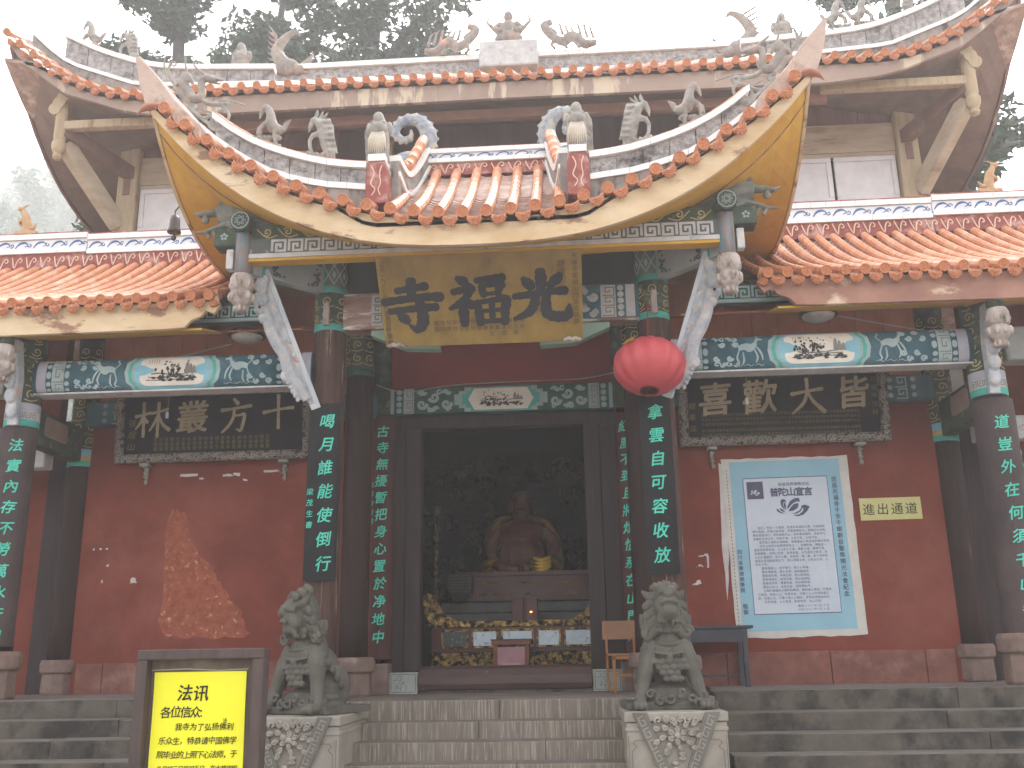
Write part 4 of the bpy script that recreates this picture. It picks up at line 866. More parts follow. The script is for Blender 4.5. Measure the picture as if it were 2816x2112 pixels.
    tl.ell(c0+V3(0, 0, .04), (.17, .1, .12))
    for k in range(6): tl.tube([c0+V3(s*(.0+.02*k), -.06, .1), c0+V3(s*(.06+.03*k), -.09, .0-.02*k), c0+V3(s*(.1+.035*k), -.08, -.08-.01*k)], [.02, .018, .004], 6)
    TL = sculpt(tl, 'ridge_tail', mat('blue_scaled_glaze', (168, 168, 166), (104, 120, 142), (172, 162, 146), scale=16, pscale=7, patch=(.5, .62), bump=.5, bscale=40), PR, .012, 1)
# main ridge of the porch
DZ = -.045; mr = MB(); mr.slab(lambda u, v: V3(-.69+1.6*u, 9.14+.02*v, 5.33+DZ+.145*v), 2, 1, (0, .12, 0)); MR = mr.build('main_ridge', red_frz, PR)
fz = MB(); f = lambda a, b: V3(a, 9.137+.138*(b-5.33), b)
for k in range(9):
    a = -.6+.178*k; fz.tube([f(a+p, 5.4+q)+V3(0, -.004, DZ) for p, q in crom([(-.07, .06), (-.05, .01), (-.02, -.05), (.0, .02), (.03, .06), (.06, .04), (.05, .01), (.03, .02)], 3)], .007, 5)
fz.build('cream_scrolls', frz_line, MR)
b1 = MB(); b1.box(-.70, .93, 9.15, 9.26, 5.525+DZ, 5.585+DZ); bb = b1.build('blue_scroll_band', blue_band, MR)
bs = MB(); f = lambda a, b: V3(a, 9.147, b+DZ)
for k in range(8):
    a = -.62+.2*k; bs.ribbon(crom([(a-.09, 5.535), (a-.04, 5.57), (a+.02, 5.572), (a+.05, 5.55), (a+.03, 5.54)], 4), .012, f); bs.ribbon(spiral(a+.07, 5.556, .02, 1, k, 1, 8), .008, f)
bs.build('cobalt_scrolls', blue_paint, bb)
for z0, z1 in ((5.478, 5.523), (5.587, 5.635)):
    wbm = MB()
    for k in range(10): wbm.box(-.70+.163*k+.002, -.70+.163*(k+1)-.002, 9.125, 9.27, z0+DZ, z1+DZ)
    wbm.build('white_tile_band', white_t, MR)
rc = MB(); cover_tube(rc, [(-.7, 9.2, 5.65+DZ), (.93, 9.2, 5.65+DZ)], .03, 8, .2); rc.build('ridge_cap_roll', red_frz, MR)

# ======== wing roofs
for s in (-1, 1):
    wr = MB(); we = MB(); EY, EZ, RY, RZ = 8.6, 3.835, 10.70, 5.09
    cx = [2.66+.178*i for i in range(37)]
    for i, x in enumerate(cx):
        P = [(s*x, EY+(RY-EY)*t, EZ+(RZ-EZ)*t-.1*sin(pi*t)) for t in [k/8 for k in range(9)]]
        wr.mi = 0; cover_tube(wr, P, .047, 10, .2); d = Vector(P[0])-Vector(P[1]); d.z *= .4; disc_end(we, Vector(P[0])+V3(0, -.01, 0), d, .05)
        if i < 36:
            a, b = sorted((s*(x+.03), s*(x+.148))); wr.mi = 1; pans(wr, a, b, lambda q: (EY, EZ), lambda q: (RY, RZ), .1, 22)
            drip_end(we, (s*(x+.089), EY-.015, EZ-.06), .125, .07); wr.mi = 0; arc_lips(wr, (s*(x+.089), EY-.03, EZ-.048), .12, .6)
    wr.mi = 1; wr.slab(lambda u, v: V3(s*(2.62+6.5*u), EY+.05+4.2*v, (EZ+(RZ-EZ)*min(1, v*2)-.12-.1*sin(pi*min(1, 2*v))) if v < .5 else RZ-.12-(v-.5)*.8), 4, 16, (0, 0, -.03))
    WR = wr.build('wing_roof', [tile_m, pan_m], T)
    we.lathe([(.05, -.02), (.05, .012), (.04, .012), (.038, .006), (0, .006)], (s*2.6, 8.68, 3.87), 18, Matrix.Rotation(-s*pi/2*.8, 3, 'Y')); drip_end(we, (s*2.6, 8.62, 3.79), .11, .07, .3, s*.6)
    we.build('eave_tile_ends', tile_end, WR)
    fp = [(2.60, 3.86), (2.56, 3.74), (2.62, 3.66), (2.70, 3.70), (2.74, 3.64), (2.84, 3.60), (2.9, 3.53), (3.1, 3.52), (9.1, 3.50), (9.1, 3.77), (2.66, 3.79)]
    fs_ = MB(); fs_.prism(fp, lambda a, b, d: V3(s*a, d, b), 8.64, 8.69); fs_.build('fascia_board', fascia_m if s < 0 else mat('plum_fascia_paint', (164, 124, 108), (138, 100, 88), (212, 192, 168), scale=2.6, pscale=1.6, pstretch=(.8, 1, 1.4), patch=(.56, .66), bump=.25), WR, bevel=.006)
    os_ = MB(); os_.slab(lambda u, v: V3(s*(2.75+6.3*u), 8.7+.5*v, 3.52+.13*v), 4, 2, (0, 0, .02)); os_.build('ochre_soffit', soffit_m, WR)
    cl = MB()
    for k in range(20): cl.slab(lambda u, v: V3(s*(1.9+.35*k+.344*u), 9.2+1.5*v, 3.66+.5*v), 1, 4, (0, 0, .02))
    cl.build('ceiling_boards', ceil_m, WR)
    # ridge wall
    segs = [(3.0, 5.08, 0.), (5.09, 9.1, .03)]
    rw = MB()
    for a, b, dz in segs: rw.slab(lambda u, v: V3(s*(a+(b-a)*u), 10.69+.03*v, 5.07+dz+.205*v), 2, 1, (0, .12, 0))
    RW = rw.build('ridge_wall', red_frz, WR)
    fz = MB()
    for k in range(33):
        a = 3.1+.178*k; fz.tube([V3(s*a+p, 10.685+.16*q+.01, 5.17+q) for p, q in crom([(-.07, .09), (-.05, .02), (-.02, -.06), (.0, .03), (.03, .08), (.06, .05), (.05, .02), (.03, .03)], 3)], .008, 5)
    fz.build('cream_scrolls', frz_line, RW)
    for a, b, dz in segs:
        bn = MB(); bn.box(*sorted((s*a, s*b)), 10.71, 10.84, 5.338+dz, 5.458+dz); bo = bn.build('blue_scroll_band', blue_band, RW)
        bs = MB(); f = lambda p, q: V3(p, 10.707, q+dz+.353)
        for k in range(int((b-a)/.23)):
            x = s*(a+.12+.23*k); bs.ribbon(crom([(x-.1, 5.0), (x-.05, 5.06), (x+.02, 5.075), (x+.06, 5.04), (x+.02, 5.02)], 4), [.01, .014, .018, .022, .026, .028, .028, .026, .022, .018, .016, .014, .012, .012, .01, .01, .01], f); bs.ribbon(spiral(x+.085, 5.04, .03, 1, k, 1, 9), .012, f)
        bs.build('cobalt_scrolls', blue_paint, bo)
        for z0, z1, pd in ((5.277, 5.332, .02), (5.464, 5.53, .025)):
            wm = MB(); n = int((b-a)/.17)
            for k in range(n): wm.box(*sorted((s*(a+(b-a)*k/n+.002*s*s), s*(a+(b-a)*(k+1)/n-.002))), 10.71-pd, 10.84+pd, z0+dz, z1+dz)
            wm.build('white_tile_band', white_t, RW)
        cpm = MB(); cpm.box(*sorted((s*a, s*b)), 10.72, 10.83, 5.533+dz, 5.568+dz); cpm.build('red_cap', red_frz, RW, bevel=.012)

# ======== upper storey
zu_e = lambda x: 8.03+.28*max(0., abs(x)-5.)**1.9
UY = 11.5
ur = MB(); ue = MB(); ux = [(-32.5+i)*.2165 for i in range(66)]
for i, x in enumerate(ux):
    e = zu_e(x); k = max(0, (abs(x)-4.2)/2.8); P = [(x, UY+(1.2 if k else 2.4)*t*(1-.4*k), e+((1.5 if not k else .55*(1-.55*k)))*t) for t in (0, .25, .5, .75, 1)]
    ur.mi = 0; cover_tube(ur, P, .052, 8, .25); disc_end(ue, Vector(P[0])+V3(0, -.01, 0), (0, -1, -.2), .056)
    if i < 65:
        x2 = ux[i+1]; xm = (x+x2)/2; drip_end(ue, (xm, UY-.015, (e+zu_e(x2))/2-.062), .14, .075, .3, atan2(zu_e(x2)-e, x2-x)); ur.mi = 1; pans(ur, x+.03, x2-.03, lambda q: (UY, zu_e(q)), lambda q: (UY+.5, zu_e(q)+.3), 0, 4)
def uslope(u, v):
    x = -7.05+14.1*u; y = UY+.05+5*v; f_ = min(1, max(0, (abs(x)-4.3)/2.75)); rise = min(y-UY, 5-(y-UY))*.63
    side = 7.85+1.0*max(0, 1-(y-UY)/3.2)**2.5
    z = (8.03+rise)*(1-f_)+side*f_; return V3(x, y, min(z, zu_e(x)+.45*(y-UY))-.08)
ur.mi = 1; ur.slab(uslope, 60, 20, (0, 0, -.05))
UR = ur.build('upper_roof', [tile_m, pan_m], T); ue.build('eave_tile_ends', tile_end, UR)
zub = lerpf([(0, 7.68), (4.3, 7.66), (4.96, 7.72), (5.3, 7.80), (5.63, 7.93), (6.1, 8.1), (6.4, 8.33), (6.8, 8.66), (7.05, 8.98)])
uf = MB(); uf.slab(lambda u, v: V3(-7.05+14.1*u, 11.55, zub(-7.05+14.1*u)+(zu_e(-7.05+14.1*u)-.06-zub(-7.05+14.1*u))*v), 90, 2, (0, .06, 0)); uf.build('fascia_board', fascia_up, UR)
def usoff(u, v):
    x = -7.0+14*u; y = 11.62+4.0*v; a = zub(x)+.04; f_ = min(1, max(0, (abs(x)-4.6)/2.4)); b = 8.5*(1-f_)+7.3*f_; return V3(x, y, b+(a-b)*(1-v)**(2.2+1.0*f_))
us = MB(); us.slab(usoff, 70, 14, (0, 0, .02)); us.build('dark_soffit', mat('dark_soffit_boards', (138, 116, 106), (116, 96, 88), scale=3, bump=.15), UR)
# upper ridges: the long ridge and the swept corner ridges
def brick_band(par, name, x0, x1, y0, y1, z0, z1, n, m):
    b = MB()
    for k in range(n): b.box(x0+(x1-x0)*k/n+.003, x0+(x1-x0)*(k+1)/n-.003, y0, y1, z0, z1)
    return b.build(name, m, par)
tr = MB(); tr.box(-4.3, 4.2, 13.95, 14.1, 9.4, 9.98); TR = tr.build('top_ridge', grey_rel, UR)
brick_band(TR, 'white_tile_band', -4.3, 4.2, 13.92, 14.13, 9.585, 9.66, 34, white_t); brick_band(TR, 'white_tile_band', -4.3, 4.2, 13.9, 14.15, 9.90, 9.99, 34, white_t)
for s in (-1, 1):
    zl2 = lerpf([(3.4, 8.62), (4.6, 8.60), (5.4, 8.62), (5.9, 8.80), (6.4, 8.98), (6.8, 9.3), (7.2, 9.75)]); zh2 = lerpf([(3.4, 8.86), (4.6, 8.87), (5.1, 8.9), (5.5, 9.0), (6.0, 9.18), (6.6, 9.5)])
    pth = lambda a, b, n: [(s*(a+(b-a)*i/n), 12.35-.07*(a+(b-a)*i/n-3.4)) for i in range(n+1)]
    h2 = band_wall(UR, 'corner_ridge', pth(3.4, 7.0, 18), lambda x: zu_e(x)+.1, lambda x: zl2(x)-.06, .12, grey_base)
    band_wall(h2, 'white_tile_band', pth(3.4, 7.1, 18), lambda x: zl2(x)-.06, zl2, .12, white_t, 1, .02)
    band_wall(h2, 'carved_grey_band', pth(3.4, 6.5, 9), zl2, lambda x: zh2(x)-.05, .1, grey_rel, 1, 0, .01)
    band_wall(h2, 'white_tile_band', pth(3.4, 6.55, 14), lambda x: zh2(x)-.05, lambda x: zh2(x)+.03, .12, white_t, 1, .03)
    cr = MB(); cover_tube(cr, [(x, y, zh2(x)+.045) for x, y in pth(3.4, 6.55, 14)], .03, 8, .2); cr.build('ridge_cap_roll', tile_m, h2)
    # side eave sweeping back
    eb = MB(); eb.slab(lambda u, v: usoff(.5+.5*s, u)+V3(s*.01, 0, -.03+.2*v), 14, 1, (s*.04, 0, 0)); eb.build('side_eave_board', up_brn, UR)
    # corner column, strut, hanging post, beams
    cc = MB(); cc.box(*sorted((s*5.62, s*5.92)), 12.9, 13.2, 5.2, 8.6); co = cc.build('corner_post', up_col, T, bevel=.02)
    mt = MB(); mt.box(*sorted((s*5.72, s*5.82)), 12.885, 12.91, 7.2, 7.45); mt.build('mortise_wedge', up_brn, co)
    hq = MB(); hq.lathe([(.03, 7.24), (.06, 7.26), (.07, 7.3), (.05, 7.34), (.075, 7.36), (.095, 7.42), (.095, 7.5), (.07, 7.54), (.085, 7.57), (.085, 7.95), (.085, 8.2)], (s*6.28, 11.85, 0), 14); hq.build('hanging_post', up_col, T, smooth=True)
    bm = MB(); bm.box(*sorted((s*4.3, s*6.25)), 11.8, 11.92, 7.70, 7.83); bm.build('eave_beam', up_col, T, bevel=.015)
    bm = MB(); bm.beam((s*6.25, 11.85, 7.7), (s*5.7, 13.0, 7.55), .14, .2); bm.build('corner_beam', up_brn, T)
    bm = MB(); bm.beam((s*6.26, 11.95, 7.55), (s*5.86, 12.95, 6.72), .16, .26, (0, 0, 1)); bm.build('diagonal_strut', up_wood, T, bevel=.02)
    for k in range(3):
        q = MB(); q.tube([(s*(6.35-.05*k), 11.75, 8.0+.09*k), (s*(6.35-.05*k), 12.4, 8.05+.09*k)], .09, 12); q.build('purlin_end', up_col, T, smooth=False)
    # wall boards and shutters of the end bay
    wb = MB(); wb.box(*sorted((s*4.0, s*5.64)), 13.02, 13.12, 5.2, 6.62); wb.box(*sorted((s*4.0, s*5.64)), 13.02, 13.12, 7.34, 7.40); wb.build('sill_board', up_wood, T)
    wb = MB(); wb.box(*sorted((s*3.0, s*5.64)), 13.0, 13.1, 7.405, 7.86); wb.build('plank_panel', up_wood, T, bevel=.01)
    wb = MB()
    for k in range(6): wb.box(*sorted((s*(2.6+.51*k), s*(2.6+.51*k+.505))), 13.04, 13.1, 7.865, 8.75)
    wb.build('upper_boards', up_brn, T)
    for a, b in ((4.02, 4.68), (4.72, 5.6)):
        fr = MB(); x0, x1 = sorted((s*a, s*b))
        fr.box(x0, x1, 13.0, 13.06, 6.63, 6.70); fr.box(x0, x1, 13.0, 13.06, 7.26, 7.33); fr.box(x0, x0+.07, 13.0, 13.06, 6.702, 7.258); fr.box(x1-.07, x1, 13.0, 13.06, 6.702, 7.258)
        fo = fr.build('shutter', up_pane, T, bevel=.008); pn = MB(); pn.box(x0+.06, x1-.06, 13.03, 13.07, 6.69, 7.27); pn.build('shutter_panel', up_pane, fo)
    # carved pillar either side of the middle bay
    cp = MB(); x = s*1.82; cp.box(x-.085, x+.085, 12.9, 13.05, 6.6, 8.6); c_ = cp.build('upper_pillar', up_col, T, bevel=.012)
    ck = MB()
    for k in range(5): ck.ell((x, 12.9, 7.85+.11*k), (.095, .05, .05), None, 10, 6)
    ck.build('pillar_carving', up_col, c_, smooth=True)
mw = MB(); mw.box(-4.0, 4.0, 13.1, 13.2, 5.0, 8.75); mw.build('upper_middle_wall', mat('grey_mauve_boards', (108, 92, 90), (92, 78, 78), scale=2, stretch=(3, 1, .5), bump=.1), T)
ps = MB(); ps.box(-4.0, 4.0, 12.95, 13.08, 7.30, 7.42); ps.box(-4.0, 4.0, 12.9, 13.05, 6.6, 7.28); ps.build('middle_sill', up_wood, T, bevel=.01)
bm = MB(); bm.box(-4.4, 4.4, 11.9, 12.0, 7.60, 7.74); bm.build('eave_purlin', up_red, T, bevel=.01)
bw = MB(); bw.box(-5.9, 5.9, 15.9, 16.0, 0, 8.7); bw.box(-5.9, -5.8, 13.2, 15.9, 4, 8.6); bw.box(5.8, 5.9, 13.2, 15.9, 4, 8.6); bw.build('rear_wall', up_brn, T)
# =================================================================== HANGING SIGNS
# gilded plaque over the entrance, leaning forward
pl0, pl1 = V3(-1.0, 8.36, 4.055), V3(.925, 8.36, 4.055); pb0, pb1 = V3(-.96, 8.80, 3.30), V3(.925, 8.80, 3.30)
upv = (V3(0, 8.36, 4.07)-V3(0, 8.80, 3.30)).normalized(); nv = Vector((1, 0, 0)).cross(upv); nv = nv if nv.y < 0 else -nv
PC = V3(-.02, 8.58, 3.685); PF = lambda a, b, d=0.: PC+V3(1, 0, 0)*a+upv*b+nv*d
PLQ = thing('name_plaque', 'aged golden temple plaque with three big black characters leaning out over the entrance', 'plaque', (0, 8.6, 3.3))
m = MB(); m.prism([(-.985, .445), (.95, .445), (.945, -.44), (-.945, -.44)], PF, -.05, 0); P_ = m.build('panel', gold_pl, PLQ, bevel=.006)
m = MB(); m.prism([(-.99, .45), (.955, .45), (.95, .42), (-.985, .42)], PF, .001, .014); m.build('top_moulding', gold_pl, P_)
m = MB()
for ch, a, b, s_ in (('寺', -.66, -.03, .56), ('福', -.03, -.01, .54), ('光', .56, .02, .54)): brush(m, ch, a, b, s_, s_*.84, PF, .004, 1.75)
m.build('large_characters', ink_big, P_)
m = MB(); f = lambda a, b: PF(a, b, .004)
column(m, '公元一九九七年七月香港回歸日', -.925, .36, .052, .047, f, .008, 0, .04, da=.0018); column(m, '敬獻', -.895, -.33, .06, .05, f, .008)
column(m, '光福寺重建山門落成誌慶', .885, .37, .062, .05, f, .008, 0, .04); column(m, '趙樸初', .76, .30, .075, .066, f, .01, .1, .08)
names = ['陳李', '劉玉華', '張別', '王建國', '楊麗', '孫夏文', '周維', '吳敏', '徐別', '馬玉', '朱王', '郭林', '何華', '高翔', '羅鵬']
for i, s_ in enumerate(names): column(m, s_, .37-.058*i, -.22, .058, .045, f, .006)
m.build('small_inscriptions', ink_brn, P_)
m = MB(); m.poly([(.735, .055), (.785, .055), (.785, .105), (.735, .105)], f); m.build('red_seal', mat('faded_seal_red', (150, 70, 50), bump=0), P_)
m = MB()
for s in (-1, 1):
    for k in range(5): m.ell(PF(s*.84+.03*k-.06, -.42+.01*(k % 2), .02), (.03, .02, .022), None, 8, 6)
m.build('carved_feet', carve_m, PLQ, smooth=True)
# two black boards with carved frames on the wing walls (leaning slightly)
def wall_plaque(s, cx, label, title, spots, small):
    t = thing('hall_plaque', label, 'plaque', (cx, 10.4, 2.6), 'carved framed plaques on the red walls')
    a_ = radians(7); W, H = (1.12, .415); c = V3(cx, 10.40, 3.0)
    F = lambda a, b, d=0.: c+V3(a, -b*sin(a_)-d*cos(a_), b*cos(a_)-d*sin(a_))
    m = MB(); m.prism([(-W+.08, H-.06), (W-.08, H-.06), (W-.08, -H+.06), (-W+.08, -H+.06)], F, -.03, .01); p = m.build('panel', board_blk, t)
    fr = MB(); k = 0
    for P in ([(-W, H), (-W+.1, H), (-W+.1, -H), (-W, -H)], [(W-.1, H), (W, H), (W, -H), (W-.1, -H)], [(-W+.102, -H+.1), (W-.102, -H+.1), (W-.102, -H), (-W+.102, -H)], [(-W+.102, H), (W-.102, H), (W-.102, H-.09), (-W+.102, H-.09)]): fr.prism(P, F, -.04, .04)
    fo = fr.build('carved_frame', carvfr, t, bevel=.008)
    sc = MB(); rr = random.Random(9)
    def curl(a, b): sc.tube([F(x, y, .043) for x, y in spiral(a, b, rr.uniform(.026, .036), rr.uniform(.8, 1.2), rr.uniform(0, 6), rr.choice((-1, 1)), 9)], .0085, 5)
    for i in range(44): curl(-W+.05+i*(2*W-.1)/43, -H+.05+rr.uniform(-.012, .012))
    for i in range(15):
        for e in (-1, 1): curl(e*(W-.05)+rr.uniform(-.012, .012), -H+.1+i*.05)
    sc.build('frame_scrollwork', mat('pale_worn_carving', (172, 162, 152), (128, 120, 114), bump=.4), fo, smooth=True)
    tx = MB()
    for ch, a, b, z in spots:
        if ch in BRUSH: brush(tx, ch, a, b, z, z*1.02, F, .012, 1.05)
        else: put(tx, ch, a, b, z, lambda x, y: F(x, y, .013), .028, .1, .03)
    tx.build('large_characters', sil_txt, p)
    tx = MB(); small(tx, lambda x, y: F(x, y, .0125)); tx.build('small_inscription', dim_txt, p)
    for e in (-.78, .80):
        b = MB(); b.box(cx+e-.05, cx+e+.05, 10.42, 10.55, 2.55, 2.58)
        for k in range(4): b.tube([(cx+e+x, 10.5, 2.53-.05*k+y) for x, y in spiral(0, 0, .024, 1, k*1.5, 1 if k % 2 else -1, 10)], .009, 6)
        b.box(cx+e-.03, cx+e+.03, 10.47, 10.549, 2.36, 2.55) if 0 else b.tube([(cx+e, 10.53, 2.56), (cx+e, 10.53, 2.36)], [.02, .012], 6)
        b.build('scroll_bracket', mat('pale_bracket', (178, 176, 168), (140, 138, 132), bump=.4), t, smooth=True)
    return t
def small_l(tx, f):
    rr = random.Random(2); pool = '陳李張王趙劉楊黃周吳徐孫胡朱高林何郭馬羅梁宋鄭謝韓唐馮于董蕭明華德文玉秀英國建志芳'
    for i in range(21):
        for j in range(3): put(tx, rr.choice(pool), .62-.064*i, -.16-.052*j, .042, f, .004)
    column(tx, '張耀山', -.93, .03, .13, .085, f, .006, .15, .1)
def small_r(tx, f):
    rr = random.Random(6); pool = '佛法僧寺山門慈悲喜捨功德無量光明善緣施主敬立年月日信士弟子重修碑記大眾同心'
    for j in range(5):
        for i in range(46): put(tx, rr.choice(pool), .80-.037*i, -.08-.05*j-(.02 if j > 2 else 0), .031, f, .004)
    column(tx, '釋果弘', -.97, .02, .12, .07, f, .006, .15, .1); column(tx, '光福寺住持', .98, .26, .09, .06, f, .004)
wall_plaque(-1, -3.22, 'black plaque with four grey brushed characters and a scroll frame on the left red wall', '', [('林', -.71, .07, .37), ('叢', -.24, .08, .33), ('方', .26, .09, .36), ('十', .74, .12, .35)], small_l)
wall_plaque(1, 3.08, 'black plaque of four characters above the blue poster on the right red wall', '', [('喜', -.72, .09, .33), ('歡', -.24, .1, .34), ('大', .27, .1, .36), ('皆', .76, .12, .32)], small_r)
# couplet boards
def couplet(nm, label, x, y, r, hw, z0, z1, m, s_, size, pitch, ztop, da, small=None, grp=None, curved=True):
    t = thing(nm, label, 'couplet board', (x, y-r, z0), grp)
    fn = cyl_fn(x, y, r) if curved else (lambda a, b, h=0.: V3(x+a, y-r-h, b))
    mb = MB(); n = 14
    fr = [fn(-hw+2*hw*i/n, 0, .022) for i in range(n+1)]; bk = [fn(-hw+2*hw*i/n, 0, .0) for i in range(n+1)]
    ring = fr+bk[::-1]; k = len(ring)
    mb.add([V3(p.x, p.y, z0) for p in ring]+[V3(p.x, p.y, z1) for p in ring], [tuple(range(k-1, -1, -1)), tuple(range(k, 2*k))]+[(i, (i+1) % k, k+(i+1) % k, k+i) for i in range(k)])
    b = mb.build('board', m, t)
    for p in b.data.polygons: p.use_smooth = False
    tx = MB()
    for i, ch_ in enumerate(s_):
        a0 = da+random.uniform(-.05, .05)*size; t0 = a0/r if curved else 0; c0 = fn(a0, 0, .025)
        put(tx, ch_, 0, ztop-pitch*i, size, lambda p, q: V3(c0.x+p*cos(t0), c0.y+p*sin(t0), q), .02, .16, random.uniform(-.05, .05))
    tx.build('teal_characters', teal_m, b)
    if small:
        q, a, zt, pt, sz = small; ts = MB(); column(ts, q, a, zt, pt, sz, lambda p, q: fn(p, q, .024), .012, .1, .06); ts.build('small_signature', teal_m, b)
    return t
G = 'couplet boards hung on the columns'
couplet('couplet_board', 'flat black board of seven teal characters on the left entrance column, lion below', -1.62, 9.3, .165, .155, 1.14, 2.85, board_blk, '喝月誰能使倒行', .132, .229, 2.67, .03, ('梁茂生書', -.115, 1.98, .105, .06), G, False)
couplet('couplet_board', 'flat black board of teal characters on the right entrance column under the red lantern', 1.585, 9.3, .165, .15, 1.13, 2.83, board_blk, '拿雲自可容收放', .132, .226, 2.66, .0, None, G, False)
couplet('couplet_board', 'narrow brown board of teal characters just left of the doorway', -1.34, 10.72, .17, .145, .43, 3.07, board_brn, '古寺無擾暫把身心置於净地中', .122, .186, 2.88, .01, ('月容會刊書', -.1, 2.28, .1, .06), G)
couplet('couplet_board', 'narrow brown board right of the doorway, half hidden behind a column', 1.42, 10.72, .17, .145, .43, 3.03, board_brn, '紅塵不到且將煩惱系在山門外', .122, .186, 2.86, -.04, None, G)
couplet('couplet_board', 'rounded umber board of teal characters on the far left column', -4.8, 9.3, .17, .26, .60, 2.72, board_wing, '法實內存不勞萬水行腳', .12, .205, 2.53, .07, ('西昌張書年', -.15, 1.98, .11, .045), G)
couplet('couplet_board', 'rounded umber board of teal characters on the far right column', 4.8, 9.3, .17, .26, .50, 2.70, board_wing, '道豈外在何須千山參方', .12, .212, 2.46, -.01, ('書年敬', .17, 2.18, .12, .045), G)

# =================================================================== LANTERN, LAMPS, WIRES, BELL
lt = thing('red_lantern', 'big ribbed red cloth lantern hanging before the right entrance column', 'lantern', (1.53, 8.78, 2.70))
m = MB(); n = 14; K = 9; R_ = .335; hz = .265; c = V3(1.53, 8.78, 3.02); vs = []
for i in range(K*2+1):
    t = -pi/2+pi*i/(K*2); t = max(-1.33, min(1.33, t))
    for j in range(n*4):
        a = 2*pi*j/(n*4); rb = 1+.085*(abs(sin(a*n/2))**.7-.75); vs.append(c+V3(R_*cos(t)*rb*cos(a), R_*cos(t)*rb*sin(a), hz*sin(t)))
N4 = n*4; m.add(vs, [(i*N4+j, i*N4+(j+1) % N4, (i+1)*N4+(j+1) % N4, (i+1)*N4+j) for i in range(K*2) for j in range(N4)])
M_ = Euler((radians(-14), radians(4), 0)).to_matrix(); m.v = [tuple(M_ @ (Vector(p)-c)+c) for p in m.v]
lb = m.build('cloth_body', red_silk, lt, smooth=True)
m = MB()
for k in range(2): m.tube([c+M_ @ V3(.085*cos(t), .085*sin(t), (-.258 if k else .258)) for t in [2*pi*i/20 for i in range(21)]], .008, 6)
m.build('wire_ring', mat('lantern_ring_red', (120, 30, 34), bump=0), lb)
m = MB(); m.lathe([(.08, 0), (.0, .02)], tuple(c+M_ @ V3(0, 0, -.17)), 16, M_.to_4x4()); m.build('dark_opening', mat('lantern_inside', (60, 16, 18), bump=0), lb)
m = MB(); m.tube([(1.53, 8.8, 3.27), (1.56, 9.0, 3.6), (1.585, 9.09, 3.76)], .006, 6); m.build('hanging_cord', mat('red_cord', (180, 40, 40), bump=0), lt)
m = MB(); LF = lambda a, b: c+M_ @ (lambda t, e: V3(.345*cos(e)*cos(t), .345*cos(e)*sin(t), .275*sin(e)))(-pi/2-.72+a/.3, .56+b/.3)
put(m, '壽', 0, 0, .12, lambda a, b: LF(a, b)+V3(-.006, -.012, .004), .03, .1, .2); m.build('gold_character', gold_tr, lb)
for s, lab in ((-1, 'round pale ceiling lamp under the left wing eave'), (1, 'round pale ceiling lamp under the right wing eave')):
    x = -2.55 if s < 0 else 3.3
    q = thing('ceiling_lamp', lab, 'ceiling lamp', (x, 9.45, 3.62), 'round ceiling lamps')
    m = MB(); m.lathe([(0, -.075), (.1, -.07), (.15, -.045), (.165, -.01)], (x, 9.42, 3.70), 24); m.build('shade', white_p, q, smooth=True)
    m = MB(); m.lathe([(.165, -.02), (.19, -.02), (.19, .02), (0, .02)], (x, 9.42, 3.70), 24); m.build('rim', bronze, q)
def wire(label, pts, r=.007):
    m = MB(); m.tube(crom(pts, 8), r, 6); tag(m.build('wire', wire_m, smooth=True), label, 'wire', 'loose wires')
wire('thin pale wire slanting from the left lamp to the far left column', [(-2.7, 9.4, 3.6), (-3.6, 9.4, 3.42), (-4.6, 9.4, 3.34)])
wire('thin pale wire slanting from the right lamp to the far right column', [(3.5, 9.4, 3.66), (4.1, 9.4, 3.52), (4.6, 9.4, 3.42)])
wire('thin pale wire sagging along the red board above the doorway', [(-1.4, 10.5, 3.42), (-1.22, 10.55, 3.36), (-1.0, 10.55, 3.34), (-.6, 10.6, 3.41), (0, 10.6, 3.43), (.9, 10.6, 3.44), (1.35, 10.55, 3.5)], .006)
for s, x, z, lab in ((-1, -3.57, 2.97, 'small white pull switch hanging in front of the left black plaque'), (1, 2.62, 2.92, 'small white pull switch dangling before the right black plaque')):
    q = thing('pull_switch', lab, 'pull switch', (x, 9.95, z), 'hanging pull switches')
    m = MB(); m.lathe([(.014, 0), (.017, .01), (.017, .06), (.01, .07)], (x, 9.95, z), 12); m.build('switch_body', white_t, q, smooth=True)
    m = MB(); m.tube([(x, 9.95, z+.07), (x+.01, 9.95, z+.25), (x, 9.95, 3.7)], .003, 5); m.build('cord', wire_m, q)
be = thing('wind_bell', 'small bronze bell hanging from the porch eave above the left wing ridge', 'bell', (-3.27, 9.0, 4.62))
m = MB(); m.lathe([(.07, 4.70), (.066, 4.72), (.055, 4.76), (.05, 4.84), (.04, 4.88), (.012, 4.9), (.012, 4.95)], (-3.24, 9.0, 0), 16); m.build('bell_body', bronze, be, smooth=True)
m = MB(); m.tube([(-3.24, 9, 4.95), (-3.2, 9, 5.0), (-3.02, 9.0, 5.05)], .008, 6); m.build('hook', bronze, be)
m = MB(); m.tube([(-3.24, 9, 4.72), (-3.24, 9, 4.65)], .006, 6); m.ell((-3.24, 9, 4.64), (.03, .012, .03)); m.build('clapper', bronze, be)

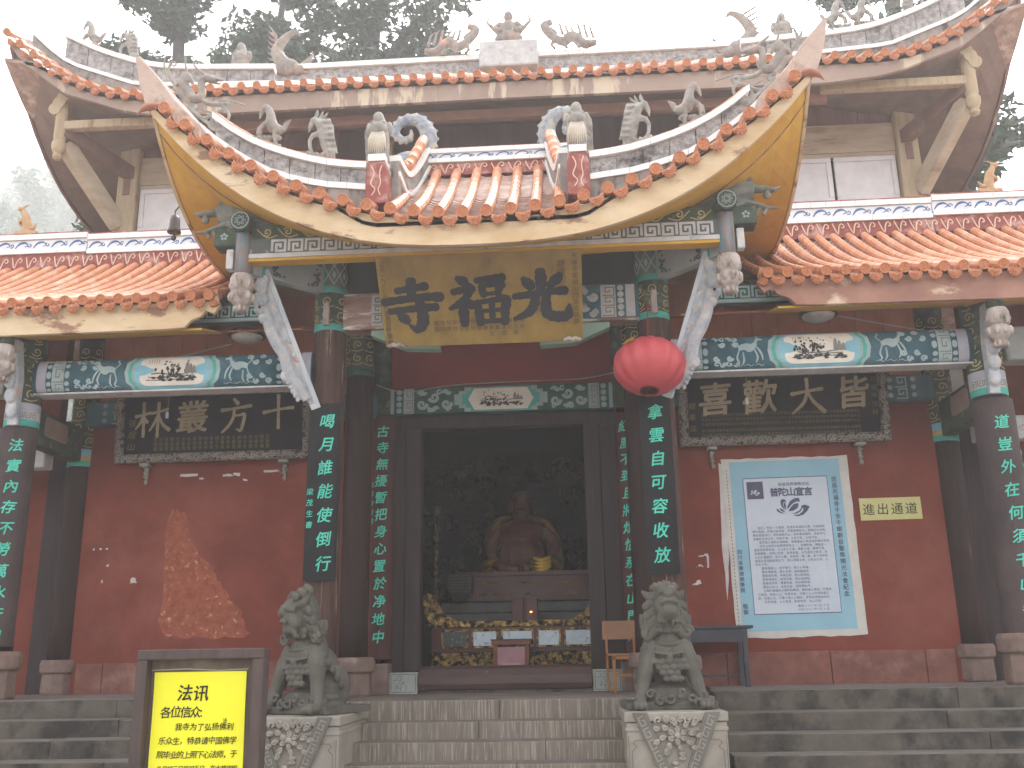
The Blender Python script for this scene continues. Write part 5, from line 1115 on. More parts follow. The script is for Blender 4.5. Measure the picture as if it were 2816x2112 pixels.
# =================================================================== PAPERS ON THE RIGHT WALL
bp = thing('blue_poster', 'large blue bordered poster of printed text with a lotus emblem on the right wall', 'poster', (3.07, 10.54, .56))
w0, w1, h0, h1 = 2.42, 3.75, .57, 2.45
PW = lambda a, b, d=0.: V3(2.42+1.33*a+.012*(b-.5)*-1, 10.545-d, .57+1.88*b+.012*a)
m = MB(); m.prism(jag([(-.012, 1.003), (1.0, 1.0), (1.0, .0), (.0, -.003)], .004, 14, 3), PW, -.002, .003); b0 = m.build('white_margin', post_m, bp)
m = MB(); m.grid(lambda u, v: PW(.05+.88*u, .035+.95*v, .0045+.0012*sin(u*7+v*4)), 8, 8); pbm = m.build('blue_sheet', post_b, bp)
m = MB(); m.poly([(.15, .125), (.82, .125), (.82, .885), (.15, .885)], lambda a, b: PW(a, b, .0075)); pw = m.build('text_panel', post_w, pbm)
m = MB(); f = lambda a, b: PW(a, b, .009)
m.ribbon([(.15, .125), (.82, .125), (.82, .885), (.15, .885)], .004, f, closed=True)
g2 = lambda a, b: PW(a/1.33, b/1.88, .0095)   # metres on the sheet
A_ = lambda v: v*1.33; B_ = lambda v: v*1.88
m.poly([(.175, .765), (.305, .765), (.305, .865), (.175, .865)], f)
row(m, '首届世界佛教论坛', A_(.44), B_(.845), .042, .036, g2, .004); row(m, '普陀山宣言', A_(.39), B_(.80), .09, .086, g2, .045)
def lotus(mb, cx, cy, k, fn):
    for P in ([(950, 865), (905, 830), (880, 785), (875, 720), (905, 692), (950, 705), (955, 755), (940, 735), (915, 745), (905, 780), (930, 840)], [(945, 855), (915, 790), (920, 752), (940, 747), (950, 800)],
              [(965, 850), (970, 800), (1010, 730), (1070, 690), (1135, 682), (1150, 700), (1148, 745), (1110, 735), (1060, 755), (1010, 795)], [(975, 875), (1010, 820), (1060, 772), (1120, 757), (1130, 790), (1105, 835), (1050, 865)],
              [(930, 902), (870, 900), (820, 870), (805, 835), (828, 835), (870, 880)], [(935, 890), (880, 868), (845, 828), (870, 828), (905, 850)],
              [(1000, 905), (1060, 900), (1130, 868), (1158, 835), (1170, 795), (1220, 785), (1285, 815), (1240, 880), (1180, 930), (1100, 950), (1030, 930), (1120, 922), (1178, 880), (1192, 840), (1178, 832), (1150, 878), (1090, 912)]):
        P = [((p-960)/444, (885-q)/444) for p, q in P]
        mb.poly([(cx+k*p, cy+k*q) for p, q in P], fn)
lotus(m, A_(.48), B_(.685), .33, g2)
column(m, '西昌光福寺千手千眼觀音聖像開光法會紀念', A_(.875), B_(.865), .067, .052, g2, .008); column(m, '四川省廣德佛學院', A_(.075), B_(.47), .057, .045, g2, .008); column(m, '敬賀', A_(.085), B_(.17), .06, .05, g2, .008)
m.build('printed_titles', post_ink, pw)
m = MB(); lotus(m, A_(.222), B_(.793), .1, lambda a, b: PW(a/1.33, b/1.88, .011)); m.build('white_lotus_emblem', post_w, pw)
m = MB(); TX = ['　　我们，同在一个星球，恰享科技昌明之果，亦面临困', '境与挑战，环境污染加剧，贫富差距拉大，硝烟战火未熄，', '莫名瘟疫流行，冲突战祸不止，恐怖袭击频仍，在和平与', '发展的主流之外，世有不谐，人有不和，心有不安。', '　　和平是人类的永恒期盼，和谐更是人类追求的美好境界。', '　　作为人类伟大的精神传统之一，自佛陀始，佛教就一', '直探寻世界和谐、人心安宁之道。佛教之道，博博不绝，', '究其根底，在明心见性，自净其意，心为诸法之前导。若', '人人扩展胸怀，放大心量，克制贪、嗔、痴，由个体而家', '庭而社区而国家而天下，则心净国土净，心安众生安，心', '平天下平。', '　　愿培植善心，发乎善行，则人心和善。', '　　愿亲情稳固，爱心充满，则家庭和乐。', '　　愿真诚沟通，平等互助，则人际和顺。', '　　愿各得其所，相安无事，则社会和睦。', '　　愿彼此欣赏，尊重包容，则文明和谐。', '　　愿将心比心，化怨为友，则世界和平。', '　　让我们遵循伟大佛陀的教导，做和谐之典范，行慈悲', '之教育，启迪人心，化导社会，只要人人心中有和谐之', '愿，向善之念，只要人类心心相印，世界自然祛凶向安。', '　　世界和谐，人人有责，和谐世界，从心开始！']
for j, s_ in enumerate(TX): row(m, s_.replace('　', ' '), A_(.2), B_(.60-.0205*j), .0305, .026, g2, .004)
row(m, '佛历2550年3月19日', A_(.5), B_(.165), .0265, .024, g2, .004); row(m, '公元2006年4月16日', A_(.5), B_(.146), .0265, .024, g2, .004)
m.build('printed_text', post_lt, pw)
m = MB()
for k in range(44): m.poly([(.02, .07+.02*k), (.026, .07+.02*k), (.026, .08+.02*k), (.02, .08+.02*k)], lambda a, b: PW(a, b, .0045))
m.build('edge_stitch_marks', post_ink, b0)
ys_ = thing('direction_sign', 'pale yellow paper sign with four characters right of the blue poster', 'sign', (4.14, 10.54, 1.75))
m = MB(); Y_ = lambda a, b, d=0.: V3(3.82+.64*a, 10.545-d, 1.755+.235*b+.004*a); m.prism([(0, 0), (1, 0), (1, 1), (0, 1)], Y_, -.002, .003); yp = m.build('paper', sign_y, ys_)
m = MB(); row(m, '進出通道', .09, .115, .148, .115, lambda a, b: V3(3.82+a, 10.54, 1.755+b), .008, .05, .02); m.build('characters', mat('sign_ink', (74, 70, 62), bump=0), yp)

# =================================================================== NOTICE BOARD IN FRONT
nb = thing('notice_board', 'brown framed standing notice board in front of the left steps', 'notice board', (-1.51, 6.05, -1.05))
x0, x1, zt, y0, y1 = -1.915, -1.125, .505, 6.0, 6.12
m = MB(); m.box(x0, x0+.07, y0, y1, -1.05, zt-.06); m.box(x1-.07, x1, y0, y1, -1.05, zt-.06); m.box(x0, x1, y0-.002, y1, zt-.06, zt); m.box(x0+.072, x1-.072, y0, y1, -.6, -.52); m.build('frame', nb_frame, nb, bevel=.006)
m = MB(); m.box(x0+.07, x1-.07, y0+.075, y1-.01, -.52, zt-.06); m.build('back_panel', nb_panel, nb)
m = MB()
for q in (x0+.1, x1-.1): m.tube([(q, 6.1, zt-.1), (q, 6.5, -1.05)], .02, 6)
m.build('rear_strut', nb_frame, nb)
yn = thing('yellow_notice', 'bright lemon yellow paper with brushed black writing taped inside the notice board', 'notice', (-1.53, 6.06, -.45))
NX, NZ, NW, NH = -1.822, .372, .575, .86
NF = lambda a, b, d=0.: V3(NX+a*NW+.03*b*-.3, 6.068-d-.004*sin(b*9+a*3), NZ+b)
m = MB(); m.grid(lambda u, v: NF(u, -NH+NH*v), 10, 16); ynp = m.build('paper', yel_pap, yn, smooth=True)
m = MB(); f = lambda a, b: NF(a/NW, b, .003)
row(m, '法讯', .20, -.125, .1, .088, f, .022, .12, .04); row(m, '各位信众', .085, -.235, .062, .062, f, .016, .12, .06); row(m, '：', .32, -.24, .05, .05, f, .02)
for j, (s_, a, p) in enumerate((('我寺为了弘扬佛利', .17, .0455), ('乐众生，特恭请中国佛学', .075, .0435), ('院毕业的上照下心法师，于', .07, .0405), ('冬月初三日至初五日，在大雄宝殿', .07, .0325), ('举行讲经法会，欢迎各位信', .07, .04), ('众届时前来随喜听法。', .07, .04))): row(m, s_, a, -.32-.078*j, p, .040 if j != 3 else .031, f, .012, .12, .06)
put(m, '法', .455, -.285, .026, f, .01)
m.build('brushed_writing', ink_note, ynp)
m = MB(); m.poly([(-.03, .012), (NW+.02, .02), (NW+.02, -.03), (-.02, -.05)], lambda a, b: NF(a/NW, b, .005)) if 0 else m.ribbon([(-.02, .012), (.2, .018), (.4, .006), (NW+.01, .012)], .006, lambda a, b: NF(a/NW, b, .004)); m.build('clear_tape', mat('clear_tape', (170, 160, 140), bump=0, rough=.2), ynp)

# =================================================================== TABLE AND CHAIR
tb = thing('black_table', 'black wooden table against the right wall behind the lion', 'table', (2.0, 10.3, .11))
m = MB(); m.box(1.52, 2.52, 10.08, 10.5, .66, .69); m.build('table_top', desk_m, tb, bevel=.006)
m = MB(); m.box(1.58, 2.46, 10.1, 10.12, .53, .658); m.build('apron', desk_m, tb)
for x in (1.6, 2.43):
    for y in (10.12, 10.46): m = MB(); m.box(x-.022, x+.022, y-.022, y+.022, .105, .655); m.build('leg', desk_m, tb, bevel=.004)
m = MB(); m.box(1.6, 2.43, 10.125, 10.145, .2, .22); m.build('stretcher', desk_m, tb)
ch = thing('wooden_chair', 'light wooden chair with a plywood back beside the right column', 'chair', (1.2, 10.4, .07))
m = MB(); m.prism([(1.03, .58), (1.035, .765), (1.05, .772), (1.38, .772), (1.38, .58)], lambda a, b, d: V3(a, d, b), 10.52, 10.535); m.build('backrest', chair_b, ch, bevel=.008)
for x in (1.075, 1.36): m = MB(); m.beam((x, 10.48, .07), (x, 10.54, .74), .026, .026, (1, 0, 0)); m.build('rear_leg', chair_l, ch, bevel=.004)
for x in (1.13, 1.42): m = MB(); m.box(x-.016, x+.016, 10.1, 10.13, .066, .42); m.build('front_leg', chair_l, ch, bevel=.004)
m = MB(); m.box(1.06, 1.44, 10.09, 10.5, .42, .44); m.build('seat', chair_b, ch, bevel=.004)
m = MB(); m.box(1.11, 1.44, 10.1, 10.12, .385, .418); m.box(1.15, 1.41, 10.105, 10.12, .22, .245); m.build('seat_rail', chair_l, ch)

# =================================================================== SHRINE FURNITURE
al = thing('altar_table', 'long gilded altar table with curled ends and painted glass panels inside the doorway', 'altar table', (0, 11.95, .05))
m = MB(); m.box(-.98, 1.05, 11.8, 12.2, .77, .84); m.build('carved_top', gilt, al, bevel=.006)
for s, xx in ((-1, -.98), (1, 1.05)):
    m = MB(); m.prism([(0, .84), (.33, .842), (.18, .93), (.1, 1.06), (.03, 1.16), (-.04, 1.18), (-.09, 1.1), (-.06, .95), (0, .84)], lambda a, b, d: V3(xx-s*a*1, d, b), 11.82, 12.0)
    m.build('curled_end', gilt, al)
m = MB(); m.box(-.95, 1.02, 11.82, 12.18, .5, .768); ab = m.build('panel_box', altar_r, al)
xs_ = [-.86, -.50, -.15, .27, .59, .97]
for i, (a, b) in enumerate(zip(xs_, xs_[1:])):
    m = MB(); m.box(a+.05, b-.03, 11.805, 11.82, .555, .72); m.build('glass_panel', glass_p if i else mat('dark_glass_panel', (70, 80, 76), (50, 60, 56), (150, 160, 150), scale=20, pscale=24, patch=(.6, .66), rough=.3, bump=.3), ab)
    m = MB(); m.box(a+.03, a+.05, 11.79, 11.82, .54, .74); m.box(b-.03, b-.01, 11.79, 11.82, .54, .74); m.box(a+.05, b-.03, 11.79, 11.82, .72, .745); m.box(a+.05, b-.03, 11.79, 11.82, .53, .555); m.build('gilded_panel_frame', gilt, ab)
m = MB(); m.box(-.97, 1.04, 11.79, 12.2, .485, .505); m.build('waist_moulding', altar_r, al, bevel=.004)
m = MB(); rr = random.Random(8); m.prism([(-.95, .48), (1.02, .48), (1.02, .06), (.9, .06), (.86, .3), (.72, .36), (.55, .3), (.5, .2), (-.4, .2), (-.45, .3), (-.6, .36), (-.75, .3), (-.82, .06), (-.95, .06)], lambda a, b, d: V3(a, d, b), 11.83, 11.9)
for k in range(60):
    x, z = rr.uniform(-.93, 1.0), rr.uniform(.24, .46)
    if z < .4 and (abs(x-.7) < .14 or abs(x+.6) < .14): continue
    m.tube([(x+p, 11.82, z+q) for p, q in spiral(0, 0, rr.uniform(.03, .06), 1.1, rr.uniform(0, 6), rr.choice((-1, 1)), 10)], [.016-.001*i for i in range(11)], 6)
for s in (-1, 1): m.tube(crom([(.03+s*.42, 11.81, .2), (.03+s*.55, 11.81, .34), (.03+s*.66, 11.81, .365), (.03+s*.8, 11.81, .3), (.03+s*.88, 11.81, .1)], 5), .025, 8)
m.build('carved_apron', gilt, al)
db = thing('offering_box', 'small brown offering stand fronted with pink silk before the altar', 'offering box', (0.02, 11.6, .05))
m = MB(); m.box(-.21, .24, 11.45, 11.75, .56, .61); m.build('top', mat('offering_brown', (132, 84, 62), (112, 70, 52), bump=.1), db, bevel=.005)
m = MB(); m.box(-.19, -.14, 11.46, 11.74, .05, .56); m.box(.17, .22, 11.46, 11.74, .05, .56); m.build('side_panel', mat('offering_brown', (132, 84, 62)), db)
m = MB(); m.box(-.14, .17, 11.47, 11.49, .08, .535); pk = m.build('pink_silk_front', pink_m, db)
m = MB(); m.poly([(-.09, .36), (.12, .36), (.12, .1), (-.09, .1)], lambda a, b: V3(a, 11.467, b)); m.build('pale_sheet', mat('dusty_rose_paper', (196, 158, 152), bump=.05), pk)
m = MB(); put(m, '福', .015, .36, .05, lambda a, b: V3(a, 11.465, b-.08), .01); m.build('gold_character', mat('faded_gold_print', (196, 164, 96), bump=0), pk)
m = MB(); m.box(-.22, .25, 11.44, 11.76, .612, .622); m.build('blue_cloth', mat('navy_cloth', (70, 72, 110), bump=.05), db)
ib = thing('incense_box', 'narrow dark wooden incense box with a glowing ember behind the altar table', 'incense box', (.14, 12.4, .84))
m = MB(); m.box(-.02, .12, 12.3, 12.5, .8, 1.12); m.box(.15, .30, 12.3, 12.5, .8, 1.12); m.box(.12, .15, 12.33, 12.5, .8, 1.12); m.build('box', altar_r, ib, bevel=.006)
m = MB(); m.ell((.215, 12.29, .955), (.014, .006, .008)); em = bpy.data.materials.new('ember_glow'); em.use_nodes = True; bs_ = em.node_tree.nodes['Principled BSDF']; bs_.inputs['Base Color'].default_value = (.8, .15, .02, 1); bs_.inputs['Emission Color'].default_value = (1, .22, .04, 1); bs_.inputs['Emission Strength'].default_value = 3; m.build('ember', em, ib, smooth=True)
pd = thing('stone_altar', 'grey stone altar base with a carved gilded front carrying the seated statue', 'altar', (0.1, 13.2, .05))
m = MB(); m.box(-1.05, 1.2, 13.0, 13.3, .05, .98); m.box(-1.0, 1.15, 13.02, 13.3, .985, 1.13); m.build('stone_base', mat('grey_shrine_stone', (116, 116, 114), (92, 92, 92), bump=.2), pd, bevel=.02)
m = MB(); m.box(-.85, 1.0, 12.95, 14.2, 1.13, 1.46); m.build('lacquer_tier', altar_r, pd)
m = MB(); rr = random.Random(12)
for zz, n_ in ((1.36, 3), (1.22, 9)):
    for k in range(n_):
        for j in range(8 if n_ == 3 else 3):
            x = (-.45+.53*k+.035*j if n_ == 3 else -.7+.2*k+.05*j); m.tube([(x+p, 12.945, zz+q) for p, q in spiral(0, 0, rr.uniform(.014, .03), 1, rr.uniform(0, 6), 1, 8)], .006, 5)
m.build('gilded_scrolls', robe_m, pd)
m = MB(); m.box(-.8, .95, 12.9, 12.96, 1.45, 1.50); m.build('tier_ledge', altar_r, pd)
gp = thing('gilded_pillar', 'slim gilded carved pillar standing left of the seated statue', 'pillar', (-.94, 12.3, .05))
m = MB(); m.tube([(-.96, 12.3, .1), (-.96, 12.3, 2.3)], .025, 8)
for k in range(80):
    t = k*.5; m.ell((-.96+.03*cos(t), 12.3+.03*sin(t), .9+k*.0175), (.015, .015, .014), None, 6, 5)
m.build('carved_shaft', mat('dim_gilding', (150, 116, 60), (56, 38, 24), (22, 16, 14), scale=14, pscale=12, patch=(.46, .56), rough=.4, metal=.5), gp, smooth=True)
ov = thing('oval_tablet', 'dark shield shaped inscribed tablet left of the altar tier', 'tablet', (-.7, 12.75, 1.1))
m = MB(); m.prism([(-.88, 1.48), (-.56, 1.48), (-.55, 1.3), (-.6, 1.18), (-.72, 1.11), (-.84, 1.18), (-.89, 1.3)], lambda a, b, d: V3(a, d, b), 12.75, 12.78); ob = m.build('tablet', board_blk, ov, bevel=.005)
m = MB(); rr = random.Random(4)
for i in range(8):
    for j in range(6): put(m, rr.choice('佛說般若心經觀自在菩薩行深時照見五蘊皆空'), -.85+.036*i, 1.45-.04*j, .026, lambda a, b: V3(a, 12.747, b), .002)
m.build('inscription', dim_txt, ob)
# seated laughing Buddha
bd = thing('buddha_statue', 'large seated bare bellied brown temple statue in gold robes deep in the dark shrine', 'statue', (.06, 13.55, 1.5))
m = MB(); X = .06; Yb = 13.55
m.ell((X, Yb, 1.78), (.33, .27, .27)); m.ell((X, Yb+.03, 2.08), (.37, .24, .2)); m.ell((X, Yb-.02, 2.05), (.3, .22, .14)); m.ell((X, Yb+.02, 2.26), (.17, .14, .1))
m.ell((X, Yb-.06, 2.47), (.155, .16, .19)); m.ell((X, Yb-.1, 2.38), (.14, .13, .11)); m.ell((X, Yb-.2, 2.46), (.032, .04, .035)); m.ell((X-.07, Yb-.17, 2.43), (.05, .05, .045)); m.ell((X+.07, Yb-.17, 2.43), (.05, .05, .045))
for s in (-1, 1):
    m.ell((X+s*.17, Yb-.02, 2.42), (.03, .04, .1)); m.tube([(X+s*.33, Yb+.02, 2.12), (X+s*.44, Yb-.05, 1.9), (X+s*.42, Yb-.2, 1.72), (X+s*.36, Yb-.32, 1.66)], [.12, .1, .075, .05], 12)
    m.tube([(X+s*.2, Yb, 1.6), (X+s*.42, Yb-.12, 1.62), (X+s*.25, Yb-.34, 1.57), (X+s*.02, Yb-.38, 1.54)], [.15, .13, .1, .07], 12)
    for k in range(5): m.tube([(X+s*(.38-.02*k), Yb-.34, 1.66+.012*k-.02), (X+s*(.34-.022*k), Yb-.40, 1.63+.012*k-.02), (X+s*(.31-.022*k), Yb-.41, 1.60+.01*k-.02)], [.018, .017, .012], 6)
body = sculpt(m, 'body', budd_m, bd, .014, 3)
m = MB()
for s in (-1, 1): m.tube([(X+s*.05, Yb-.205, 2.505), (X+s*.075, Yb-.205, 2.512), (X+s*.1, Yb-.19, 2.505)], .006, 6)
m.tube([(X-.05, Yb-.222, 2.385), (X, Yb-.235, 2.37), (X+.05, Yb-.222, 2.385)], .012, 6); m.build('eyes_and_mouth', dark_in, body)
m = MB()
for s in (-1, 1):
    m.tube(crom([(X+s*.12, Yb+.04, 2.3), (X+s*.32, Yb-.04, 2.24), (X+s*.45, Yb, 2.05), (X+s*.5, Yb, 1.8), (X+s*.48, Yb-.02, 1.55)], 5), [.05+.004*i for i in range(21)], 10, sq=.7)
    m.tube(crom([(X+s*.3, Yb-.28, 1.68), (X+s*.45, Yb-.3, 1.64), (X+s*.5, Yb-.22, 1.56), (X+s*.3, Yb-.32, 1.52)], 5), .06, 10)
for k in range(4): m.tube(crom([(X+.12, Yb-.43, 1.66-.045*k), (X+.25, Yb-.47, 1.635-.045*k), (X+.42, Yb-.42, 1.66-.045*k)], 5), .026, 8)
m.build('gold_robe', robe_m, bd, smooth=True)
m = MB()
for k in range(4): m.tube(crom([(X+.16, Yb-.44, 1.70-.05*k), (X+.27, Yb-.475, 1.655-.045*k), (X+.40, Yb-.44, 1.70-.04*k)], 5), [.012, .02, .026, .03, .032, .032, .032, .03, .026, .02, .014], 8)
m.build('fold_highlight', mat('highlight_gold', (244, 208, 96), (226, 180, 66), rough=.35, metal=.3, bump=.1), bd, smooth=True)  # robe folds in brighter gold, the skylight reflection painted into them
# =================================================================== STONE LIONS AND PEDESTALS
def lion(label, loc, turn, tilt):
    t = thing('stone_lion', label, 'stone lion', loc, 'pair of guardian lions', local=True); t.rotation_euler = (0, 0, turn*.8)
    m = MB(); t_ = m.tube
    m.ell((0, .06, .42), (.15, .16, .26)); m.ell((0, -.05, .47), (.155, .14, .17)); m.ell((0, .18, .3), (.16, .2, .24)); m.ell((0, .0, .62), (.14, .15, .14))
    for s in (-1, 1):
        t_([(s*.135, -.06, .52), (s*.19, -.1, .38), (s*.235, -.13, .24), (s*.275, -.17, .1), (s*.29, -.2, .03)], [.085, .082, .066, .054, .06], 12)
        m.ell((s*.295, -.24, .045), (.068, .1, .048))
        for k in (-1, 0, 1): m.ell((s*.295+k*.04, -.315, .036), (.026, .04, .034))
        m.ell((s*.17, .2, .2), (.1, .17, .18)); m.ell((s*.22, .12, .06), (.07, .13, .06))
        # shoulder scroll, harness tassel, mane blocks
        t_([(s*.19+p, -.11-.02*(1-abs(p)), .60+q) for p, q in spiral(0, 0, .055, 1.4, 0, s, 14)], .02, 6)
        for k in range(4): m.ell((s*(.15+.026*k), -.1+.02*k, .70), (.019, .03, .055)); 
        t_([(s*.1, -.12, .645), (s*.16, -.11, .64), (s*.23, -.03, .64)], .02, 8)
        for k in range(5): m.ell((s*(.22+.012*k), -.04+.05*k, .46-.06*k), (.03, .04, .04))
    # collar, bell, chest scales
    for zz, rr_, th in ((.57, .165, .011), (.495, .19, .011)): t_([(rr_*sin(a)*1.0, -.02-.18*cos(a), zz-.07*cos(a)) for a in [radians(-85+170*i/16) for i in range(17)]], th, 8)
    for i in range(17): a = radians(-80+10*i); m.ell((.178*sin(a), -.012-.177*cos(a), .53-.07*cos(a)), (.034, .012, .042))
    m.ell((0, -.195, .455), .014); m.ell((0, -.185, .41), .034)
    for j in range(4):
        for i in range(-2+j//2, 3-j//2): m.ell((i*.062+(j % 2)*.03, -.19+.012*abs(i), .37-.045*j), (.040, .022, .027))
    for j in range(2):
        for i in range(-1, 2): m.ell((i*.07, -.17+.012*abs(i), .655-.04*j), (.042, .018, .026))
    # rocky carved base between the legs
    body = m; m = MB(); t_ = m.tube; m.box(-.36, .36, -.2, .4, 0, .06); m.ell((0, -.06, .08), (.27, .1, .12)); rr = random.Random(3)
    for k in range(7):
        x = -.25+.08*k; t_([(x+p, -.19-.01*k % 3, .1+q) for p, q in spiral(0, rr.uniform(-.03, .05), rr.uniform(.03, .05), 1.1, rr.uniform(0, 6), 1, 10)], .014, 6)
    sculpt(m, 'rock_base', lion_m, t, .0075, 1, .4); m = body; m.ell((0, .1, .12), (.3, .2, .1))
    # head
    h = MB(); HT = h.tube
    h.ell((0, .02, 0), (.16, .15, .15)); h.ell((0, -.1, -.02), (.14, .12, .07)); h.ell((0, -.11, -.085), (.125, .105, .055)); h.ell((0, -.19, .03), (.065, .05, .04)); h.ell((0, -.06, .06), (.14, .1, .06))
    h.ell((0, -.13, .07), (.12, .06, .03)); 
    for s in (-1, 1):
        h.ell((s*.075, -.12, .085), (.04, .035, .03)); h.ell((s*.09, -.1, .045), (.03, .025, .02)); h.ell((s*.035, -.215, .028), (.024, .025, .02)); h.ell((s*.105, -.1, -.045), (.05, .07, .05))
        HT([(s*.12, -.05, .06), (s*.19, 0, .08), (s*.24, .03, .13)], [.035, .035, .012], 8)
        for k in range(4): HT(crom([(s*.12, -.02+.02*k, .04-.06*k), (s*.19, .01+.02*k, .02-.065*k), (s*.235, .02+.02*k, .005-.065*k), (s*.23, .02, .03-.06*k)], 3), [.04, .04, .038, .036, .034, .032, .028, .022, .016, .012], 8)
        for k in range(3): HT([(s*(.03+.035*k), -.13, -.10), (s*(.035+.04*k), -.11, -.14), (s*(.03+.045*k), -.08, -.165+.012*k)], [.026, .02, .008], 7)
    HT([(-.13, -.1, .035), (-.08, -.17, .055), (0, -.2, .06), (.08, -.17, .055), (.13, -.1, .035)], .022, 8)
    for j in range(3):
        for i in range(-2, 3):
            h.ell((i*.055+(.027 if j % 2 else 0), -.08+.07*j, .135+.018*j-abs(i)*.008), (.034, .036, .032))
    HT([(-.1, -.2, -.04), (-.05, -.215, -.03), (0, -.22, -.03), (.05, -.215, -.03), (.1, -.2, -.04)], .013, 6)
    M = Matrix.Translation((0, -.10, .80)) @ Euler((tilt, 0, turn)).to_matrix().to_4x4() @ Matrix.Diagonal((.84, .95, 1.22, 1)); h.xform(M); m.v and m.add(h.v, h.f); m.v = [(x*.88, y*.95, z) for x, y, z in m.v]
    sculpt(m, 'body', lion_m, t, .0056, 1, .3); return t
lion('carved grey stone guardian lion with its head turned aside, on the left pedestal', (-1.49, 8.38, .005), radians(-32), radians(8))
lion('carved grey stone guardian lion facing straight out with chin raised, on the right pedestal', (1.5, 8.38, .0), radians(3), radians(-22))
def pedestal(label, x0, x1):
    t = thing('lion_pedestal', label, 'pedestal', ((x0+x1)/2, 8.4, -1.05), 'lion pedestals')
    y0, y1 = 7.9, 8.95; c = (x0+x1)/2; W = x1-x0
    m = MB(); m.box(x0+.012, x1-.012, y0+.012, y1-.012, -1.05, -.075); b = m.build('block', ped_m, t, bevel=.01)
    m = MB(); m.box(x0, x1, y0, y1, -.072, 0); m.build('cap_slab', ped_m, t, bevel=.01)
    m = MB(); m.box(x0+.004, x1-.004, y0+.004, y1-.004, -.14, -.11); m.build('moulding', ped_m, t, bevel=.006)
    m = MB(); f = lambda a, b, d=0.: V3(c+a, y0-.004-d, b)
    for s in (-1, 1):
        m.prism([(s*.22, -.002), (s*.335, -.002), (s*.06, -.62), (0, -.62), (0, -.56)], f, -.016, .012)
    vb = m.build('fret_band', pedc_m, t, bevel=.003)
    m = MB()
    for s in (-1, 1):
        for k in range(6):
            t0 = .1+.14*k; o = Vector((s*(.285-.26*t0), -.6*t0)); d = Vector((-s*.40, -.92)).normalized(); n = Vector((d.y, -d.x))
            m.ribbon([tuple(o+d*p*.075+n*q*.05) for p, q in ((-.4, -.4), (-.4, .45), (.45, .45), (.45, -.3), (0, -.3), (0, .1))], .008, lambda a, b: f(a, b, .0145))
    m.build('fret_lines', ped_m, vb)
    m = MB(); rr = random.Random(2)
    for r_, n_ in ((.045, 6), (.1, 8), (.15, 9)):
        for k in range(n_):
            a = 2*pi*k/n_+r_*9; x, z = r_*1.1*cos(a), -.17+r_*.9*sin(a)
            if z > -.03 or abs(x) > .2+.33*(z+.05) + .03: continue
            m.ell((c+x, y0-.004, z), (.034, .022, .02), Matrix.Rotation(-a, 3, 'Y'), 8, 6); m.tube([V3(c+x+p, y0-.02, z+q) for p, q in spiral(0, 0, .026, .9, a, 1, 8)], .007, 5)
    m.ell((c, y0-.01, -.17), (.03, .025, .03))
    for s in (-1, 1):
        for k in range(3): m.tube([V3(c+s*(.03+.055*k)+p, y0-.012, -.06+q) for p, q in spiral(0, 0, .03, 1, k*2, s, 9)], .01, 6)
    for k in range(7): m.ell((c+rr.uniform(-.03, .03), y0-.006, -.30-.035*k), (.034-.003*k, .02, .018), None, 8, 6)
    m.build('floral_carving', mat('pedestal_floral_relief', (160, 154, 144), (126, 120, 112), bump=.4, bscale=50), t, smooth=True)
    m = MB()
    for s in (-1, 1):
        m.ribbon([(s*.37, -.17), (s*.37, -.9)], .006, f); m.ribbon([(s*.335, -.22), (s*.31, -.25), (s*.345, -.28), (s*.345, -.9)], .006, f)
        m.ribbon([(s*.24, -.2), (s*.31, -.2), (s*.335, -.22)], .006, f)
    m.build('incised_lines', mat('incised_shadow', (118, 112, 102), bump=0), b)
pedestal('pale stone pedestal half behind the yellow notice board', -1.89, -1.09)
pedestal('pale stone pedestal with its carved front in full view', 1.11, 1.9)
# =================================================================== ROOF FIGURES
def fig(name, label, cat, loc, mb, m, vox=.007, grp='glazed figures on the roof ridges', it=1):
    o = sculpt(mb, name, m, None, vox, it, .4); o.location = loc; tag(o, label, cat, grp); return o
def zz(k, x0, y0, s):   # picture of the figure in its own plane: zoom px -> metres
    return lambda x, y, d=0.: (s*(x-x0)*k, d, (y0-y)*k)
def waves(m, p, xs, y, r=.022):
    for i, x in enumerate(xs): a = p(x, y); m.ell((a[0], 0, a[2]+.005), (r*1.3, .035, r)); m.tube([(a[0]+q, -.03, a[2]+.012+w) for q, w in spiral(0, 0, r*.8, 1, i, 1, 8)], .006, 5)
def duck(s):
    k = .00106; p = zz(k, 320, 500, s); m = MB()
    m.ell(p(280, 155), (.038, .034, .036)); m.tube([p(255, 165), p(235, 215), p(222, 265)], [.024, .02, .008], 8, sq=.7)
    m.tube([p(300, 165), p(325, 230), p(330, 300), p(355, 360), p(420, 390), p(450, 380)], [.036, .042, .055, .058, .045, .03], 12); m.tube([p(450, 395), p(475, 330), p(520, 285)], [.024, .03, .004], 8, sq=.5)
    m.tube([p(300, 310), p(255, 330), p(240, 380), p(240, 430)], [.03, .022, .017, .015], 8); m.tube([p(270, 320, .02), p(215, 350, .02), p(205, 420, .02)], [.026, .018, .015], 8)
    for d in (-.02, .02): m.tube([p(385, 390, d), p(372, 450, d), p(385, 520, d)], [.03, .018, .016], 8)
    waves(m, p, (190, 240, 290, 330, 385, 410), 470); m.tube([p(170, 450), p(250, 470), p(330, 520), p(430, 550)], .02, 8); return m
